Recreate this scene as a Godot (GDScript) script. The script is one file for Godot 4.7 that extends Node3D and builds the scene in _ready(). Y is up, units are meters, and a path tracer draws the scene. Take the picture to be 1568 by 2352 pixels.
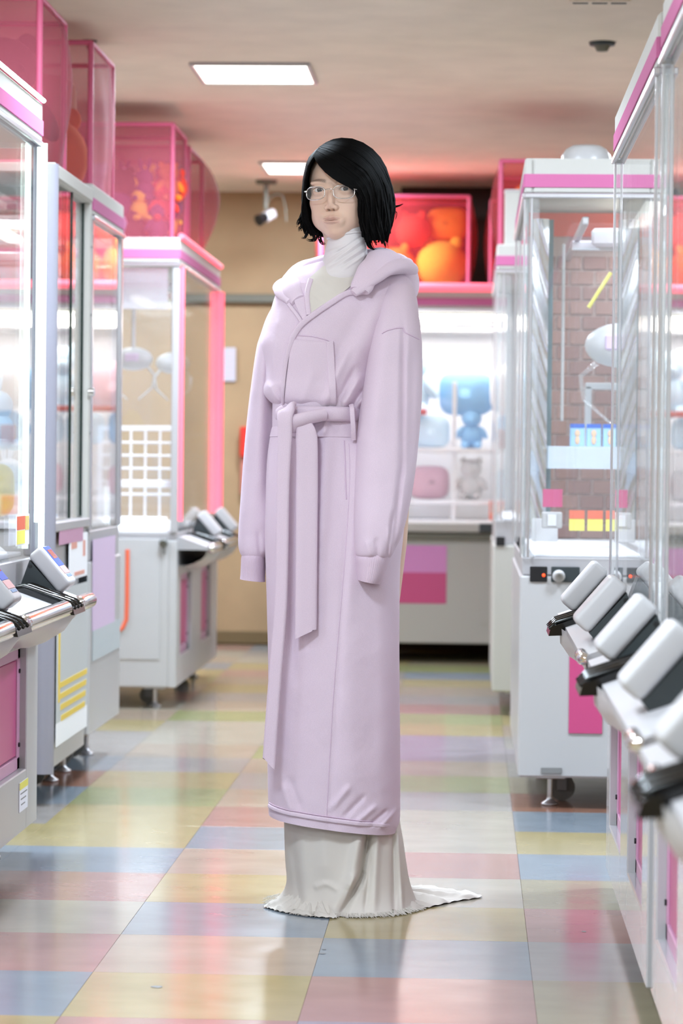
extends Node3D
# A claw-machine arcade aisle with a person in a lilac robe. Metres; floor at y = 0, the aisle runs along -Z.

var M := {}            # materials
var taken := {}        # names in use
var rng := RandomNumberGenerator.new()

# ------------------------------------------------------------------ mesh helper
class Geo:
	var v := PackedVector3Array()
	var n := PackedVector3Array()
	var uv := PackedVector2Array()
	var c := PackedColorArray()
	var ix := PackedInt32Array()
	var tint = null    # vertex colour (linear) given to what is added next

	func put(p: Vector3, nn: Vector3, t := Vector2.ZERO) -> int:
		v.append(p); n.append(nn); uv.append(t)
		if tint != null: c.append(tint)
		return v.size() - 1

	func facet(pts: Array, nn: Vector3) -> void:   # a flat convex polygon that faces along nn
		var cr = (pts[1] - pts[0]).cross(pts[2] - pts[0])
		var k0 = v.size()
		for p in pts: put(p, nn, Vector2(p.x + p.z, p.y))
		for i in range(1, pts.size() - 1):
			if cr.dot(nn) > 0.0: ix.append_array([k0, k0 + i + 1, k0 + i])
			else: ix.append_array([k0, k0 + i, k0 + i + 1])

	func box(ctr: Vector3, size: Vector3, bev := 0.003, bs := Basis.IDENTITY) -> Geo:
		var h = size * 0.5
		var b = minf(bev, minf(h.x, minf(h.y, h.z)) * 0.9)
		for i in 3:
			var j = (i + 1) % 3
			var k = (i + 2) % 3
			for s in [-1.0, 1.0]:
				var q = []
				for e in [[-1, -1], [1, -1], [1, 1], [-1, 1]]:
					var p = Vector3.ZERO
					p[i] = s * h[i]; p[j] = e[0] * (h[j] - b); p[k] = e[1] * (h[k] - b)
					q.append(ctr + bs * p)
				var nn = Vector3.ZERO
				nn[i] = s
				facet(q, bs * nn)
				if b <= 0.0: continue
				for s2 in [-1.0, 1.0]:
					var q2 = []
					for e in [[0, -1], [0, 1], [1, 1], [1, -1]]:
						var p = Vector3.ZERO
						if e[0] == 0: p[i] = s * h[i]; p[j] = s2 * (h[j] - b)
						else: p[i] = s * (h[i] - b); p[j] = s2 * h[j]
						p[k] = e[1] * (h[k] - b)
						q2.append(ctr + bs * p)
					var n2 = Vector3.ZERO
					n2[i] = s; n2[j] = s2
					facet(q2, bs * n2.normalized())
		if b > 0.0:
			for sx in [-1.0, 1.0]:
				for sy in [-1.0, 1.0]:
					for sz in [-1.0, 1.0]:
						var g = Vector3(sx, sy, sz)
						var a = Vector3(sx * h.x, sy * (h.y - b), sz * (h.z - b))
						var d = Vector3(sx * (h.x - b), sy * h.y, sz * (h.z - b))
						var e = Vector3(sx * (h.x - b), sy * (h.y - b), sz * h.z)
						facet([ctr + bs * a, ctr + bs * d, ctr + bs * e], bs * g.normalized())
		return self

	func prism(poly: Array, x0: float, x1: float) -> Geo:   # convex outline in (z, y), drawn out along x
		var mid = Vector2.ZERO
		for p in poly: mid += p / poly.size()
		for k in poly.size():
			var a = poly[k]
			var b = poly[(k + 1) % poly.size()]
			var e = (b - a).normalized()
			var nn = Vector2(e.y, -e.x)
			if nn.dot((a + b) * 0.5 - mid) < 0: nn = -nn
			facet([Vector3(x0, a.y, a.x), Vector3(x1, a.y, a.x), Vector3(x1, b.y, b.x), Vector3(x0, b.y, b.x)], Vector3(0, nn.y, nn.x))
		for x in [x0, x1]:
			var q = []
			for p in poly: q.append(Vector3(x, p.y, p.x))
			facet(q, Vector3(signf(x - (x0 + x1) * 0.5), 0, 0))
		return self

	func grid(rows: Array, closed := false, flip := false) -> Geo:   # smooth sheet through rows of points
		var nr = rows.size()
		var nc = rows[0].size()
		var k0 = v.size()
		for r in nr:
			var a = rows[maxi(r - 1, 0)]
			var b = rows[mini(r + 1, nr - 1)]
			var w = rows[r]
			for q in nc:
				var l = (q - 1 + nc) % nc if closed else maxi(q - 1, 0)
				var m = (q + 1) % nc if closed else mini(q + 1, nc - 1)
				var nn = (w[m] - w[l]).cross(b[q] - a[q])
				if nn.length_squared() < 1e-18: nn = Vector3.UP
				nn = nn.normalized()
				put(w[q], -nn if flip else nn, Vector2(float(q) / nc, float(r) / nr))
		for r in nr - 1:
			for q in (nc if closed else nc - 1):
				var a = k0 + r * nc + q
				var b = k0 + r * nc + (q + 1) % nc
				var d = a + nc
				var e = b + nc
				if flip: ix.append_array([a, b, e, a, e, d])
				else: ix.append_array([a, e, b, a, d, e])
		return self

	func tube(path: Array, r, sides := 10, caps := true, squash := 1.0, up := Vector3.UP) -> Geo:   # r: a radius or one for each point; squash flattens along the frame's second axis
		var rows = []
		var m = path.size()
		var ref = up
		for k in m:
			var t = (path[mini(k + 1, m - 1)] - path[maxi(k - 1, 0)]).normalized()
			var a = ref.cross(t)
			if a.length() < 1e-3: a = Vector3(0.3, 0.1, 0.9).cross(t)
			a = a.normalized()
			var b = t.cross(a)
			ref = b
			var rr = r[k] if r is Array else r
			var row = PackedVector3Array()
			for s in sides:
				var g = TAU * s / sides
				row.append(path[k] + a * cos(g) * rr + b * sin(g) * rr * squash)
			rows.append(row)
		grid(rows, true, false)
		if caps:
			facet(Array(rows[0]), (path[0] - path[1]).normalized())
			facet(Array(rows[m - 1]), (path[m - 1] - path[m - 2]).normalized())
		return self

	func lathe(profile: Array, sides := 20, xf := Transform3D.IDENTITY) -> Geo:   # profile of (radius, height), turned about y, bottom to top
		var rows = []
		for p in profile:
			var row = PackedVector3Array()
			for s in sides: row.append(xf * Vector3(p.x * cos(TAU * s / sides), p.y, p.x * sin(TAU * s / sides)))
			rows.append(row)
		return grid(rows, true, true)

	func ball(ctr: Vector3, rad: Vector3, nu := 20, nv := 12, bs := Basis.IDENTITY) -> Geo:
		var rows = []
		for k in nv + 1:
			var ph = PI * k / nv - PI / 2
			var row = PackedVector3Array()
			for s in nu:
				var g = TAU * s / nu
				row.append(ctr + bs * (rad * Vector3(cos(ph) * cos(g), sin(ph), cos(ph) * sin(g))))
			rows.append(row)
		return grid(rows, true, true)

	func pillow(ctr: Vector3, size: Vector3, r: float, bs := Basis.IDENTITY) -> Geo:   # a box with round edges
		var h = size * 0.5 - Vector3.ONE * r
		var nv = 12
		var nu = 24
		var k0 = v.size()
		for k in nv:
			var ph = PI * k / (nv - 1) - PI / 2
			for s in nu:
				var g = TAU * (s + 0.5) / nu
				var d = Vector3(cos(ph) * cos(g), sin(ph), cos(ph) * sin(g))
				var soft = Vector3(signf(d.x) * pow(absf(d.x), 1.4), signf(d.y) * pow(absf(d.y), 1.4), signf(d.z) * pow(absf(d.z), 1.4)).normalized()
				put(ctr + bs * (Vector3(signf(d.x), signf(d.y), signf(d.z)) * h + d * r), bs * soft)
		for k in nv - 1:
			for s in nu:
				var a = k0 + k * nu + s
				var b = k0 + k * nu + (s + 1) % nu
				ix.append_array([a, b, b + nu, a, b + nu, a + nu])
		for e in [0, nv - 1]:
			for s in range(1, nu - 1):
				var a = k0 + e * nu
				if e == 0: ix.append_array([a, a + s + 1, a + s])
				else: ix.append_array([a, a + s, a + s + 1])
		return self

	func mesh() -> ArrayMesh:
		var a = []
		a.resize(Mesh.ARRAY_MAX)
		a[Mesh.ARRAY_VERTEX] = v; a[Mesh.ARRAY_NORMAL] = n; a[Mesh.ARRAY_TEX_UV] = uv; a[Mesh.ARRAY_INDEX] = ix
		if c.size() == v.size() and c.size() > 0: a[Mesh.ARRAY_COLOR] = c
		var m = ArrayMesh.new()
		m.add_surface_from_arrays(Mesh.PRIMITIVE_TRIANGLES, a)
		return m

# ------------------------------------------------------------------ naming and placing
func numbered(called: String) -> String:
	taken[called] = taken.get(called, -1) + 1
	return called if taken[called] == 0 else "%s_%03d" % [called, taken[called]]

func tag(o: Node3D, label := "", category := "", group := "", kind := "") -> Node3D:
	if label: o.set_meta("label", label)
	if category: o.set_meta("category", category)
	if group: o.set_meta("group", group)
	if kind: o.set_meta("kind", kind)
	return o

func thing(called: String, label: String, category: String, at := Vector3.ZERO, turn := 0.0, group := "") -> Node3D:
	var o = Node3D.new()
	o.name = numbered(called)
	add_child(o)
	o.position = at
	o.rotation.y = turn
	return tag(o, label, category, group)

func obj(called: String, g, m: Material, parent: Node = self) -> MeshInstance3D:
	var o = MeshInstance3D.new()
	o.name = numbered(called) if parent == self else called
	o.mesh = g.mesh() if g is Geo else g
	o.material_override = m
	parent.add_child(o, true)
	return o

func part(called: String, ctr: Vector3, size: Vector3, m: Material, parent: Node, bev := 0.003) -> MeshInstance3D:
	var o = obj(called, Geo.new().box(Vector3.ZERO, size, bev), m, parent)
	o.position = ctr
	return o

func struct(called: String, ctr: Vector3, size: Vector3, m: Material, bev := 0.0) -> MeshInstance3D:
	var o = part(called, ctr, size, m, self, bev)
	o.name = called
	return tag(o, "", "", "", "structure") as MeshInstance3D

func lamp(parent: Node, at: Vector3, size: Vector2, energy: float, col: Color, dir := Vector3.DOWN) -> void:
	var l = AreaLight3D.new()
	l.name = "area_light"
	l.area_size = size
	l.light_energy = energy
	l.light_color = col
	l.shadow_enabled = true
	l.area_range = 30.0
	l.area_attenuation = 2.0
	parent.add_child(l, true)
	l.position = at
	l.basis = Basis.looking_at(dir, Vector3.FORWARD if absf(dir.y) > 0.9 else Vector3.UP)

# ------------------------------------------------------------------ materials
func mt(col: Color, rough := 0.5, metal := 0.0) -> StandardMaterial3D:
	var m = StandardMaterial3D.new()
	m.albedo_color = col
	m.roughness = rough
	m.metallic = metal
	return m

func glow(col: Color, energy: float) -> StandardMaterial3D:
	var m = mt(col, 0.6)
	m.emission_enabled = true
	m.emission = col
	m.emission_energy_multiplier = energy
	return m

func noise_tex(freq: float, ramp: Array, octaves := 4, normal := false, seed_ := 1, strength := 4.0) -> NoiseTexture2D:
	var f = FastNoiseLite.new()
	f.noise_type = FastNoiseLite.TYPE_SIMPLEX_SMOOTH
	f.frequency = freq
	f.fractal_octaves = octaves
	f.seed = seed_
	var t = NoiseTexture2D.new()
	t.width = 512; t.height = 512
	t.seamless = true
	t.noise = f
	t.as_normal_map = normal
	t.bump_strength = strength
	if ramp.size() == 2:
		var g = Gradient.new()
		g.set_color(0, ramp[0]); g.set_color(1, ramp[1])
		t.color_ramp = g
	return t

func tri(m: StandardMaterial3D, scale: float, world := true) -> StandardMaterial3D:
	m.uv1_triplanar = true
	m.uv1_world_triplanar = world
	m.uv1_scale = Vector3.ONE * scale
	return m

func glass(col: Color, a: float, rough := 0.0) -> StandardMaterial3D:
	var m = mt(Color(col.r, col.g, col.b, a), rough)
	m.transparency = BaseMaterial3D.TRANSPARENCY_ALPHA
	return m

func make_materials() -> void:
	M.white = mt(Color(0.71, 0.705, 0.71), 0.32)
	M.white_gloss = mt(Color(0.72, 0.717, 0.725), 0.12)
	M.white_plastic = mt(Color(0.75, 0.745, 0.755), 0.38)
	M.cream = mt(Color(0.70, 0.69, 0.67), 0.7)
	M.cream.metallic_specular = 0.25
	M.grey = mt(Color(0.66, 0.65, 0.66), 0.4)
	M.mid_grey = mt(Color(0.5, 0.5, 0.5), 0.5)
	M.alu = mt(Color(0.80, 0.80, 0.82), 0.28, 0.9)
	M.chrome = mt(Color(0.90, 0.89, 0.89), 0.1, 1.0)
	M.mirror = mt(Color(0.86, 0.87, 0.90), 0.22, 1.0)
	M.black = mt(Color(0.07, 0.075, 0.085), 0.35)
	M.black_gloss = mt(Color(0.03, 0.032, 0.036), 0.1)
	M.dark_slate = mt(Color(0.17, 0.20, 0.21), 0.45)
	M.rubber = mt(Color(0.42, 0.41, 0.39), 0.7)
	M.pink = mt(Color(0.76, 0.30, 0.52), 0.3)
	M.pink_stripe = mt(Color(0.71, 0.40, 0.56), 0.75)
	M.pink_stripe.metallic_specular = 0.15
	M.mauve = mt(Color(0.78, 0.58, 0.70), 0.35)
	M.magenta = mt(Color(0.75, 0.28, 0.48), 0.35)
	M.post_grey = mt(Color(0.56, 0.555, 0.60), 0.4)
	M.lilac = mt(Color(0.80, 0.71, 0.82), 0.5)
	M.faded_red = mt(Color(0.86, 0.62, 0.56), 0.6)
	M.yellow = mt(Color(0.90, 0.78, 0.32), 0.5)
	M.lemon = mt(Color(0.93, 0.90, 0.40), 0.5)
	M.orange_red = mt(Color(0.90, 0.42, 0.30), 0.5)
	M.orange = mt(Color(0.86, 0.48, 0.14), 0.5)
	M.red = mt(Color(0.80, 0.16, 0.10), 0.45)
	M.blue = mt(Color(0.16, 0.36, 0.74), 0.4)
	M.pale_blue = mt(Color(0.60, 0.76, 0.90), 0.6)
	M.soft_white = mt(Color(0.93, 0.93, 0.95), 0.8)
	M.glass = glass(Color(0.93, 0.97, 0.96), 0.03)
	M.acrylic = glass(Color(0.92, 0.95, 0.96), 0.12, 0.05)
	M.frost = glass(Color(0.86, 0.91, 0.96), 0.5, 0.6)
	M.glass_edge = mt(Color(0.02, 0.13, 0.11), 0.15)
	M.tube_white = glow(Color(1.0, 1.0, 0.96), 5.0)
	M.tube_green = glow(Color(0.92, 1.0, 0.95), 1.7)
	M.tube_pink = glow(Color(1.0, 0.40, 0.48), 1.1)
	M.bulb = glow(Color(1.0, 0.97, 0.93), 3.0)
	M.chute_glow = glow(Color(0.95, 0.98, 1.0), 0.9)
	M.led = glow(Color(1.0, 0.30, 0.10), 1.5)
	M.panel_light = glow(Color(1.0, 0.99, 0.95), 4.0)
	M.wall = tri(mt(Color(0.67, 0.555, 0.42), 0.75), 0.6)
	M.wall.albedo_texture = noise_tex(0.01, [Color(0.94, 0.94, 0.94), Color(1, 1, 1)], 3, false, 3)
	M.ceiling = tri(mt(Color(0.93, 0.87, 0.81), 0.85), 0.5)
	M.ceiling.albedo_texture = noise_tex(0.012, [Color(0.95, 0.95, 0.95), Color(1, 1, 1)], 3, false, 5)
	M.dark_wall = mt(Color(0.20, 0.12, 0.09), 0.8)
	M.rail = mt(Color(0.40, 0.39, 0.34), 0.5)
	M.brick = mt(Color(0.60, 0.46, 0.43), 0.7)
	M.brick_b = mt(Color(0.56, 0.42, 0.40), 0.7)
	M.mortar = mt(Color(0.74, 0.65, 0.63), 0.8)
	# glazed vinyl floor tiles under a coat of wax, one material for each colour
	var streak = noise_tex(0.014, [Color(0.93, 0.925, 0.92), Color(1, 1, 1)], 5, false, 11)
	var gloss = noise_tex(0.02, [Color(0.45, 0.45, 0.45), Color(0.65, 0.65, 0.65)], 4, false, 13)
	var cols = {"floor_yellow": Color(0.83, 0.77, 0.58), "floor_blue": Color(0.66, 0.71, 0.76), "floor_pink": Color(0.82, 0.66, 0.63), "floor_beige": Color(0.83, 0.76, 0.69), "floor_pale": Color(0.83, 0.80, 0.74),
		"floor_green": Color(0.74, 0.76, 0.56), "floor_grey": Color(0.76, 0.74, 0.73), "floor_brown": Color(0.72, 0.53, 0.45), "floor_gold": Color(0.82, 0.73, 0.44), "floor_lilac": Color(0.75, 0.71, 0.76), "floor_khaki": Color(0.77, 0.73, 0.62)}
	for k in cols:
		var cc = cols[k].darkened(0.21)
		cc.s = minf(1.0, cc.s * 1.15)
		var m = tri(mt(cc, 0.32), 1.0)
		m.metallic_specular = 0.4
		m.uv1_scale = Vector3(0.5, 1.0, 0.8)
		m.albedo_texture = streak
		m.roughness_texture = gloss
		m.roughness_texture_channel = BaseMaterial3D.TEXTURE_CHANNEL_RED
		m.clearcoat_enabled = true
		m.clearcoat = 0.2
		m.clearcoat_roughness = 0.13
		M[k] = m
	# cloth
	var nap = noise_tex(0.22, [], 3, true, 21, 3.0)
	var heather = noise_tex(0.3, [Color(0.80, 0.79, 0.82), Color(1, 1, 1)], 3, false, 22)
	M.robe = tri(mt(Color(0.95, 0.875, 0.925), 0.95), 5.0, false)
	M.rib = tri(mt(Color(0.945, 0.86, 0.915), 0.95), 5.5, false)
	for m in [M.robe, M.rib]:
		m.albedo_texture = heather
		m.normal_enabled = true; m.normal_texture = nap; m.normal_scale = 0.22
		m.rim_enabled = true; m.rim = 0.25; m.rim_tint = 0.8
	M.seam = mt(Color(0.84, 0.75, 0.83), 0.95)
	M.neck_cloth = mt(Color(0.86, 0.835, 0.84), 0.9)
	M.dress = tri(mt(Color(0.83, 0.805, 0.775), 0.9), 10.0, false)
	M.dress.normal_enabled = true; M.dress.normal_texture = nap; M.dress.normal_scale = 0.2
	M.dress.rim_enabled = true; M.dress.rim = 0.15; M.dress.rim_tint = 0.9
	M.skin = mt(Color.WHITE, 0.48)
	M.skin.vertex_color_use_as_albedo = true
	M.skin.subsurf_scatter_enabled = true
	M.skin.subsurf_scatter_strength = 0.12
	M.hair = mt(Color(0.028, 0.024, 0.025), 0.6)
	M.hair.metallic_specular = 0.22
	M.brow = mt(Color(0.24, 0.18, 0.155), 0.8)
	M.lash = mt(Color(0.09, 0.07, 0.065), 0.7)
	M.lip_line = mt(Color(0.42, 0.24, 0.21), 0.6)
	M.eye_white = mt(Color(0.83, 0.82, 0.82), 0.15)
	M.iris = mt(Color(0.15, 0.13, 0.13), 0.08)
	M.pupil = mt(Color(0.02, 0.02, 0.02), 0.05)
	M.silver = mt(Color(0.82, 0.81, 0.80), 0.22, 1.0)
	M.lens = glass(Color(0.95, 0.97, 1.0), 0.05)
	# net bags
	M.net = mt(Color(0.72, 0.33, 0.40, 0.50), 0.8)
	M.net.transparency = BaseMaterial3D.TRANSPARENCY_ALPHA
	M.net_red = mt(Color(0.72, 0.15, 0.18, 0.45), 0.8)
	M.net_red.transparency = BaseMaterial3D.TRANSPARENCY_ALPHA
	M.net_pipe = mt(Color(0.78, 0.34, 0.48), 0.55)
	for k in [["fur_brown", Color(0.30, 0.17, 0.16)], ["fur_orange", Color(0.90, 0.47, 0.12)], ["fur_gold", Color(0.94, 0.70, 0.22)], ["fur_white", Color(0.95, 0.95, 0.96)], ["fur_blue", Color(0.55, 0.75, 0.92)],
			["fur_sky", Color(0.78, 0.88, 0.95)], ["fur_pink", Color(0.94, 0.76, 0.82)], ["fur_red", Color(0.84, 0.22, 0.14)], ["fur_lilac", Color(0.78, 0.70, 0.88)], ["fur_grey", Color(0.62, 0.62, 0.68)],
			["fur_beige", Color(0.86, 0.72, 0.60)], ["fur_yellow", Color(0.95, 0.85, 0.35)], ["fur_plum", Color(0.36, 0.20, 0.36)], ["fur_green", Color(0.60, 0.72, 0.50)]]:
		var m = mt(k[1], 0.95)
		m.rim_enabled = true; m.rim = 0.4; m.rim_tint = 0.6
		M[k[0]] = m

func _ready() -> void:
	rng.seed = 7
	# ---- camera: an 85 mm-like view down the aisle, focused on the person
	var cam = Camera3D.new()
	cam.name = "camera"
	cam.rotation_order = EULER_ORDER_YXZ
	cam.position = Vector3(0, 1.04, 0)
	cam.rotation = Vector3(-0.01898832, 0.04700838, 0.0105)
	var lens = CameraAttributesPhysical.new()
	lens.frustum_focal_length = 64.286
	lens.exposure_aperture = 3.2
	lens.frustum_focus_distance = 6.28
	cam.fov = rad_to_deg(2.0 * atan(1176.0 / 6300.0))
	cam.attributes = lens
	add_child(cam)
	cam.fov = rad_to_deg(2.0 * atan(1176.0 / 6300.0))
	cam.current = true
	# ---- environment: a closed room, no sky light
	var env = Environment.new()
	env.background_mode = Environment.BG_COLOR
	env.background_color = Color(0, 0, 0)
	env.tonemap_mode = Environment.TONE_MAPPER_LINEAR
	env.tonemap_exposure = EXPOSURE
	env.sdfgi_enabled = true
	env.ssao_enabled = true
	env.ssil_enabled = true
	var we = WorldEnvironment.new()
	we.name = "environment"
	we.environment = env
	add_child(we)
	make_materials()
	build_room()
	build_machines()
	build_bags()
	build_prizes()
	build_person()

const EXPOSURE := 1.08
const CEILING := 2.54
const PANEL_ENERGY := 6.9       # each ceiling fitting
const CASE_ENERGY := 0.38        # each machine's own light

# ------------------------------------------------------------------ the room
func build_room() -> void:
	var f = struct("floor", Vector3(0, -0.058, -5.5), Vector3(8.2, 0.1, 21.0), M.floor_khaki)
	build_tiles(f)
	struct("ceiling", Vector3(0, CEILING + 0.06, -5.5), Vector3(8.2, 0.12, 21.0), M.ceiling)
	struct("wall_back", Vector3(0, 1.26, -15.47), Vector3(8.2, 2.7, 0.14), M.wall)
	struct("wall_left", Vector3(-4.05, 1.26, -5.5), Vector3(0.12, 2.7, 20.9), M.wall)
	struct("wall_right", Vector3(4.05, 1.26, -5.5), Vector3(0.12, 2.7, 20.9), M.wall)
	struct("wall_front", Vector3(0, 1.26, 4.95), Vector3(8.2, 2.7, 0.12), M.wall)
	struct("baseboard_back", Vector3(-2.3, 0.035, -15.39), Vector3(3.4, 0.07, 0.02), mt(Color(0.42, 0.34, 0.22), 0.6), 0.003)
	struct("trim_1", Vector3(-2.3, 1.94, -15.375), Vector3(3.4, 0.05, 0.05), M.rail, 0.006)
	# a dark partition behind the back row of machines
	struct("wall_partition", Vector3(1.75, 1.26, -15.13), Vector3(4.3, 2.56, 0.12), M.dark_wall, 0.004)
	# square fittings in the ceiling
	var k = 0
	for x in [-0.855, 1.3, -3.0]:
		for z in [-14.07, -10.64, -7.2, -3.75, -0.3, 3.1]:
			if z < -14.0 and x > 0.0: continue
			var t = thing("ceiling_light", ["square white ceiling light panel nearest the camera, high above the aisle", "square white ceiling light panel behind the person's head"][0 if z > -11.0 else 1] if x == -0.855 and z < -10.0 else "square white ceiling light panel outside the picture", "ceiling light", Vector3(x, CEILING, z), 0.0, "" if x == -0.855 and z < -10.0 else "ceiling panels outside the picture")
			var fr = Geo.new()
			for s in [-1, 1]:
				fr.box(Vector3(s * 0.222, -0.006, 0), Vector3(0.016, 0.016, 0.53), 0.003)
				fr.box(Vector3(0, -0.006, s * 0.262), Vector3(0.43, 0.016, 0.016), 0.003)
			obj("frame", fr, M.white, t)
			part("diffuser", Vector3(0, -0.004, 0), Vector3(0.428, 0.008, 0.51), M.panel_light, t, 0.001)
			lamp(t, Vector3(0, -0.022, 0), Vector2(0.42, 0.50), PANEL_ENERGY, Color(0.872, 0.94, 1.0))
			k += 1
	# small fittings on ceiling and wall
	var sm = thing("smoke_detector", "small round dark-rimmed detector on the ceiling at the right", "detector", Vector3(0.45, CEILING, -9.85))
	obj("base", Geo.new().lathe([Vector2(0.001, -0.012), Vector2(0.045, -0.012), Vector2(0.048, 0.0)], 24), M.dark_slate, sm)
	obj("cap", Geo.new().lathe([Vector2(0.001, -0.034), Vector2(0.02, -0.032), Vector2(0.03, -0.012)], 20), M.rail, sm)
	var sp = thing("sprinkler", "tiny sprinkler head on the ceiling beside the net bags", "sprinkler", Vector3(-1.39, CEILING, -9.85))
	obj("rosette", Geo.new().lathe([Vector2(0.001, -0.008), Vector2(0.026, -0.007), Vector2(0.03, 0.0)], 20), M.rail, sp)
	obj("nozzle", Geo.new().lathe([Vector2(0.001, -0.03), Vector2(0.012, -0.028), Vector2(0.009, -0.008)], 14), M.rail, sp)
	var vt = thing("air_vent", "long slotted vent in the ceiling at the top edge of the picture", "vent", Vector3(0.40, CEILING, -8.98))
	part("plate", Vector3(0, -0.003, 0), Vector3(0.20, 0.006, 0.07), M.ceiling, vt, 0.002)
	for i in 3: part("slot", Vector3(-0.062 + 0.062 * i, -0.006, 0.004), Vector3(0.05, 0.006, 0.012), M.dark_slate, vt, 0.001)
	# security camera hung from the ceiling
	var cc = thing("security_camera", "black and white security camera hanging from the ceiling before the beige wall", "camera", Vector3(-1.118, CEILING, -14.75))
	obj("mount", Geo.new().lathe([Vector2(0.001, -0.022), Vector2(0.055, -0.020), Vector2(0.06, 0.0)], 20), M.rail, cc)
	obj("stem", Geo.new().tube([Vector3(0, -0.02, 0), Vector3(0, -0.155, 0)], 0.014, 12), M.rail, cc)
	var b = Basis.from_euler(Vector3(0.45, -0.75, 0.0))
	obj("body", Geo.new().box(Vector3(0.012, -0.19, 0.0), Vector3(0.055, 0.05, 0.09), 0.01, b), M.white_plastic, cc)
	obj("lens_hood", Geo.new().tube([Vector3(0.0, -0.2, 0.03), Vector3(-0.035, -0.222, 0.065)], [0.024, 0.032], 16), M.black, cc)
	var loop = []
	for i in 15:
		var g = PI * i / 14.0
		loop.append(Vector3(0.06 - 0.05 * cos(g), -0.13 + 0.055 * sin(g) - (0.09 if i > 10 else 0.0) * (i - 10) / 4.0, -0.01))
	obj("cable", Geo.new().tube(loop, 0.004, 8), M.rail, cc)
	# notice and red box on the back wall
	var no = thing("paper_notice", "pale paper notice on the beige back wall behind the pink-lit machine", "notice", Vector3(-1.365, 1.57, -15.385))
	part("sheet", Vector3.ZERO, Vector3(0.075, 0.19, 0.004), mt(Color(0.74, 0.72, 0.76), 0.8), no, 0.001)
	for i in 5: part("print_line", Vector3(-0.004, 0.06 - 0.03 * i, 0.003), Vector3(0.05 if i % 2 else 0.058, 0.006, 0.001), M.lilac, no, 0.0)
	var ex = thing("hydrant_box", "narrow red box on the back wall beside the left sleeve", "box", Vector3(-1.25, 1.05, -15.36))
	part("body", Vector3(0, 0.085, 0), Vector3(0.09, 0.17, 0.08), M.red, ex, 0.006)
	part("lower_plate", Vector3(0, -0.105, -0.015), Vector3(0.085, 0.21, 0.05), mt(Color(0.74, 0.45, 0.40), 0.6), ex, 0.004)

func build_tiles(f: Node3D) -> void:
	# chips and scuffs in the wax
	var cr = RandomNumberGenerator.new()
	cr.seed = 5
	for q in [[-0.605, -5.352, 0.012], [-0.303, -5.752, 0.009], [0.261, -6.081, 0.006], [-0.30, -5.80, 0.006]]:
		var pts = []
		for k in 9: pts.append(Vector3(q[2] * cr.randf_range(0.6, 1.2) * cos(TAU * k / 9.0), 0.0, q[2] * 1.1 * cr.randf_range(0.6, 1.2) * sin(TAU * k / 9.0)))
		var cg = Geo.new()
		cg.facet(pts, Vector3.UP)
		obj("chip", cg, M.mid_grey, f).position = Vector3(q[0], 0.0587, q[1] + 5.5)
	# 443 mm square tiles; the colours of each column run from the camera to the far wall
	var s = 0.443
	var x0 = -0.7516
	var z0 = -5.054
	var names = {"y": "floor_yellow", "b": "floor_blue", "p": "floor_pink", "e": "floor_beige", "w": "floor_pale", "g": "floor_green", "s": "floor_grey", "r": "floor_brown", "o": "floor_gold", "l": "floor_lilac", "k": "floor_khaki"}
	# columns, each a string of tiles from row -2 on
	var columns = {-4: "eybwpkygsebwpylgkebwyspgekyb", -3: "wpbeywpbeoywpsbyegwpbykeswpg", -2: "wyblpebysbrbssyewpsgybewpkys", -1: "wybpwpbyygysewwgesyepywsbgeyp", 0: "ppyebyebpesegswgesyesgyewpbyke",
		1: "plpbywpwwsgellygpseybgkyolspw", 2: "skkspkbybrkslseygpsyblgkyolsw", 3: "eybskpwyebkgspwyebklgswpyebks", 4: "ywpsbkyegwpbsyekwpsgybewpoys"}
	var mesh = Geo.new().box(Vector3.ZERO, Vector3(s - 0.0006, 0.008, s - 0.0006), 0.0003).mesh()
	for c in range(-4, 5):
		var line = columns[c]
		for r in range(-2, 23):
			var o = obj("floor_tile", mesh, M[names[line[(r + 2) % line.length()]]], f)
			o.position = Vector3(x0 + s * (c + 0.5), 0.054, z0 - s * (r + 0.5) + 5.5)

# ------------------------------------------------------------------ the machines
# local axes of a machine: x along its front, z out of its front (front at z = 0), y up
func rod(a: Vector3, b: Vector3, r: float, sides := 8) -> Geo:
	return Geo.new().tube([a, b], r, sides)

func add_feet(t: Node3D, w: float, d: float, hb: float) -> void:
	for x in [-w / 2 + 0.12, w / 2 - 0.12]:
		for z in [-0.10, -d + 0.10]:
			var g = Geo.new()
			g.box(Vector3(0, hb - 0.006, 0), Vector3(0.09, 0.014, 0.09), 0.003)
			g.lathe([Vector2(0.008, 0.012), Vector2(0.008, hb - 0.012)], 12)
			g.lathe([Vector2(0.0, 0.0), Vector2(0.026, 0.0), Vector2(0.026, 0.006), Vector2(0.010, 0.016), Vector2(0.010, 0.024)], 20)
			obj("levelling_foot", g, M.alu, t).position = Vector3(x, 0, z)
	for x in [-w / 2 + 0.24, w / 2 - 0.24]:
		for z in [-0.14, -d + 0.16]:
			var c = obj("caster", Geo.new().tube([Vector3(-0.012, hb * 0.42, 0), Vector3(0.012, hb * 0.42, 0)], hb * 0.42, 22), M.rubber, t)
			c.position = Vector3(x, 0, z)
			obj("fork", Geo.new().box(Vector3(0.018, hb * 0.66, 0), Vector3(0.004, hb * 0.66, 0.03), 0.001).box(Vector3(-0.018, hb * 0.66, 0), Vector3(0.004, hb * 0.66, 0.03), 0.001), M.mid_grey, c)

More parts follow.
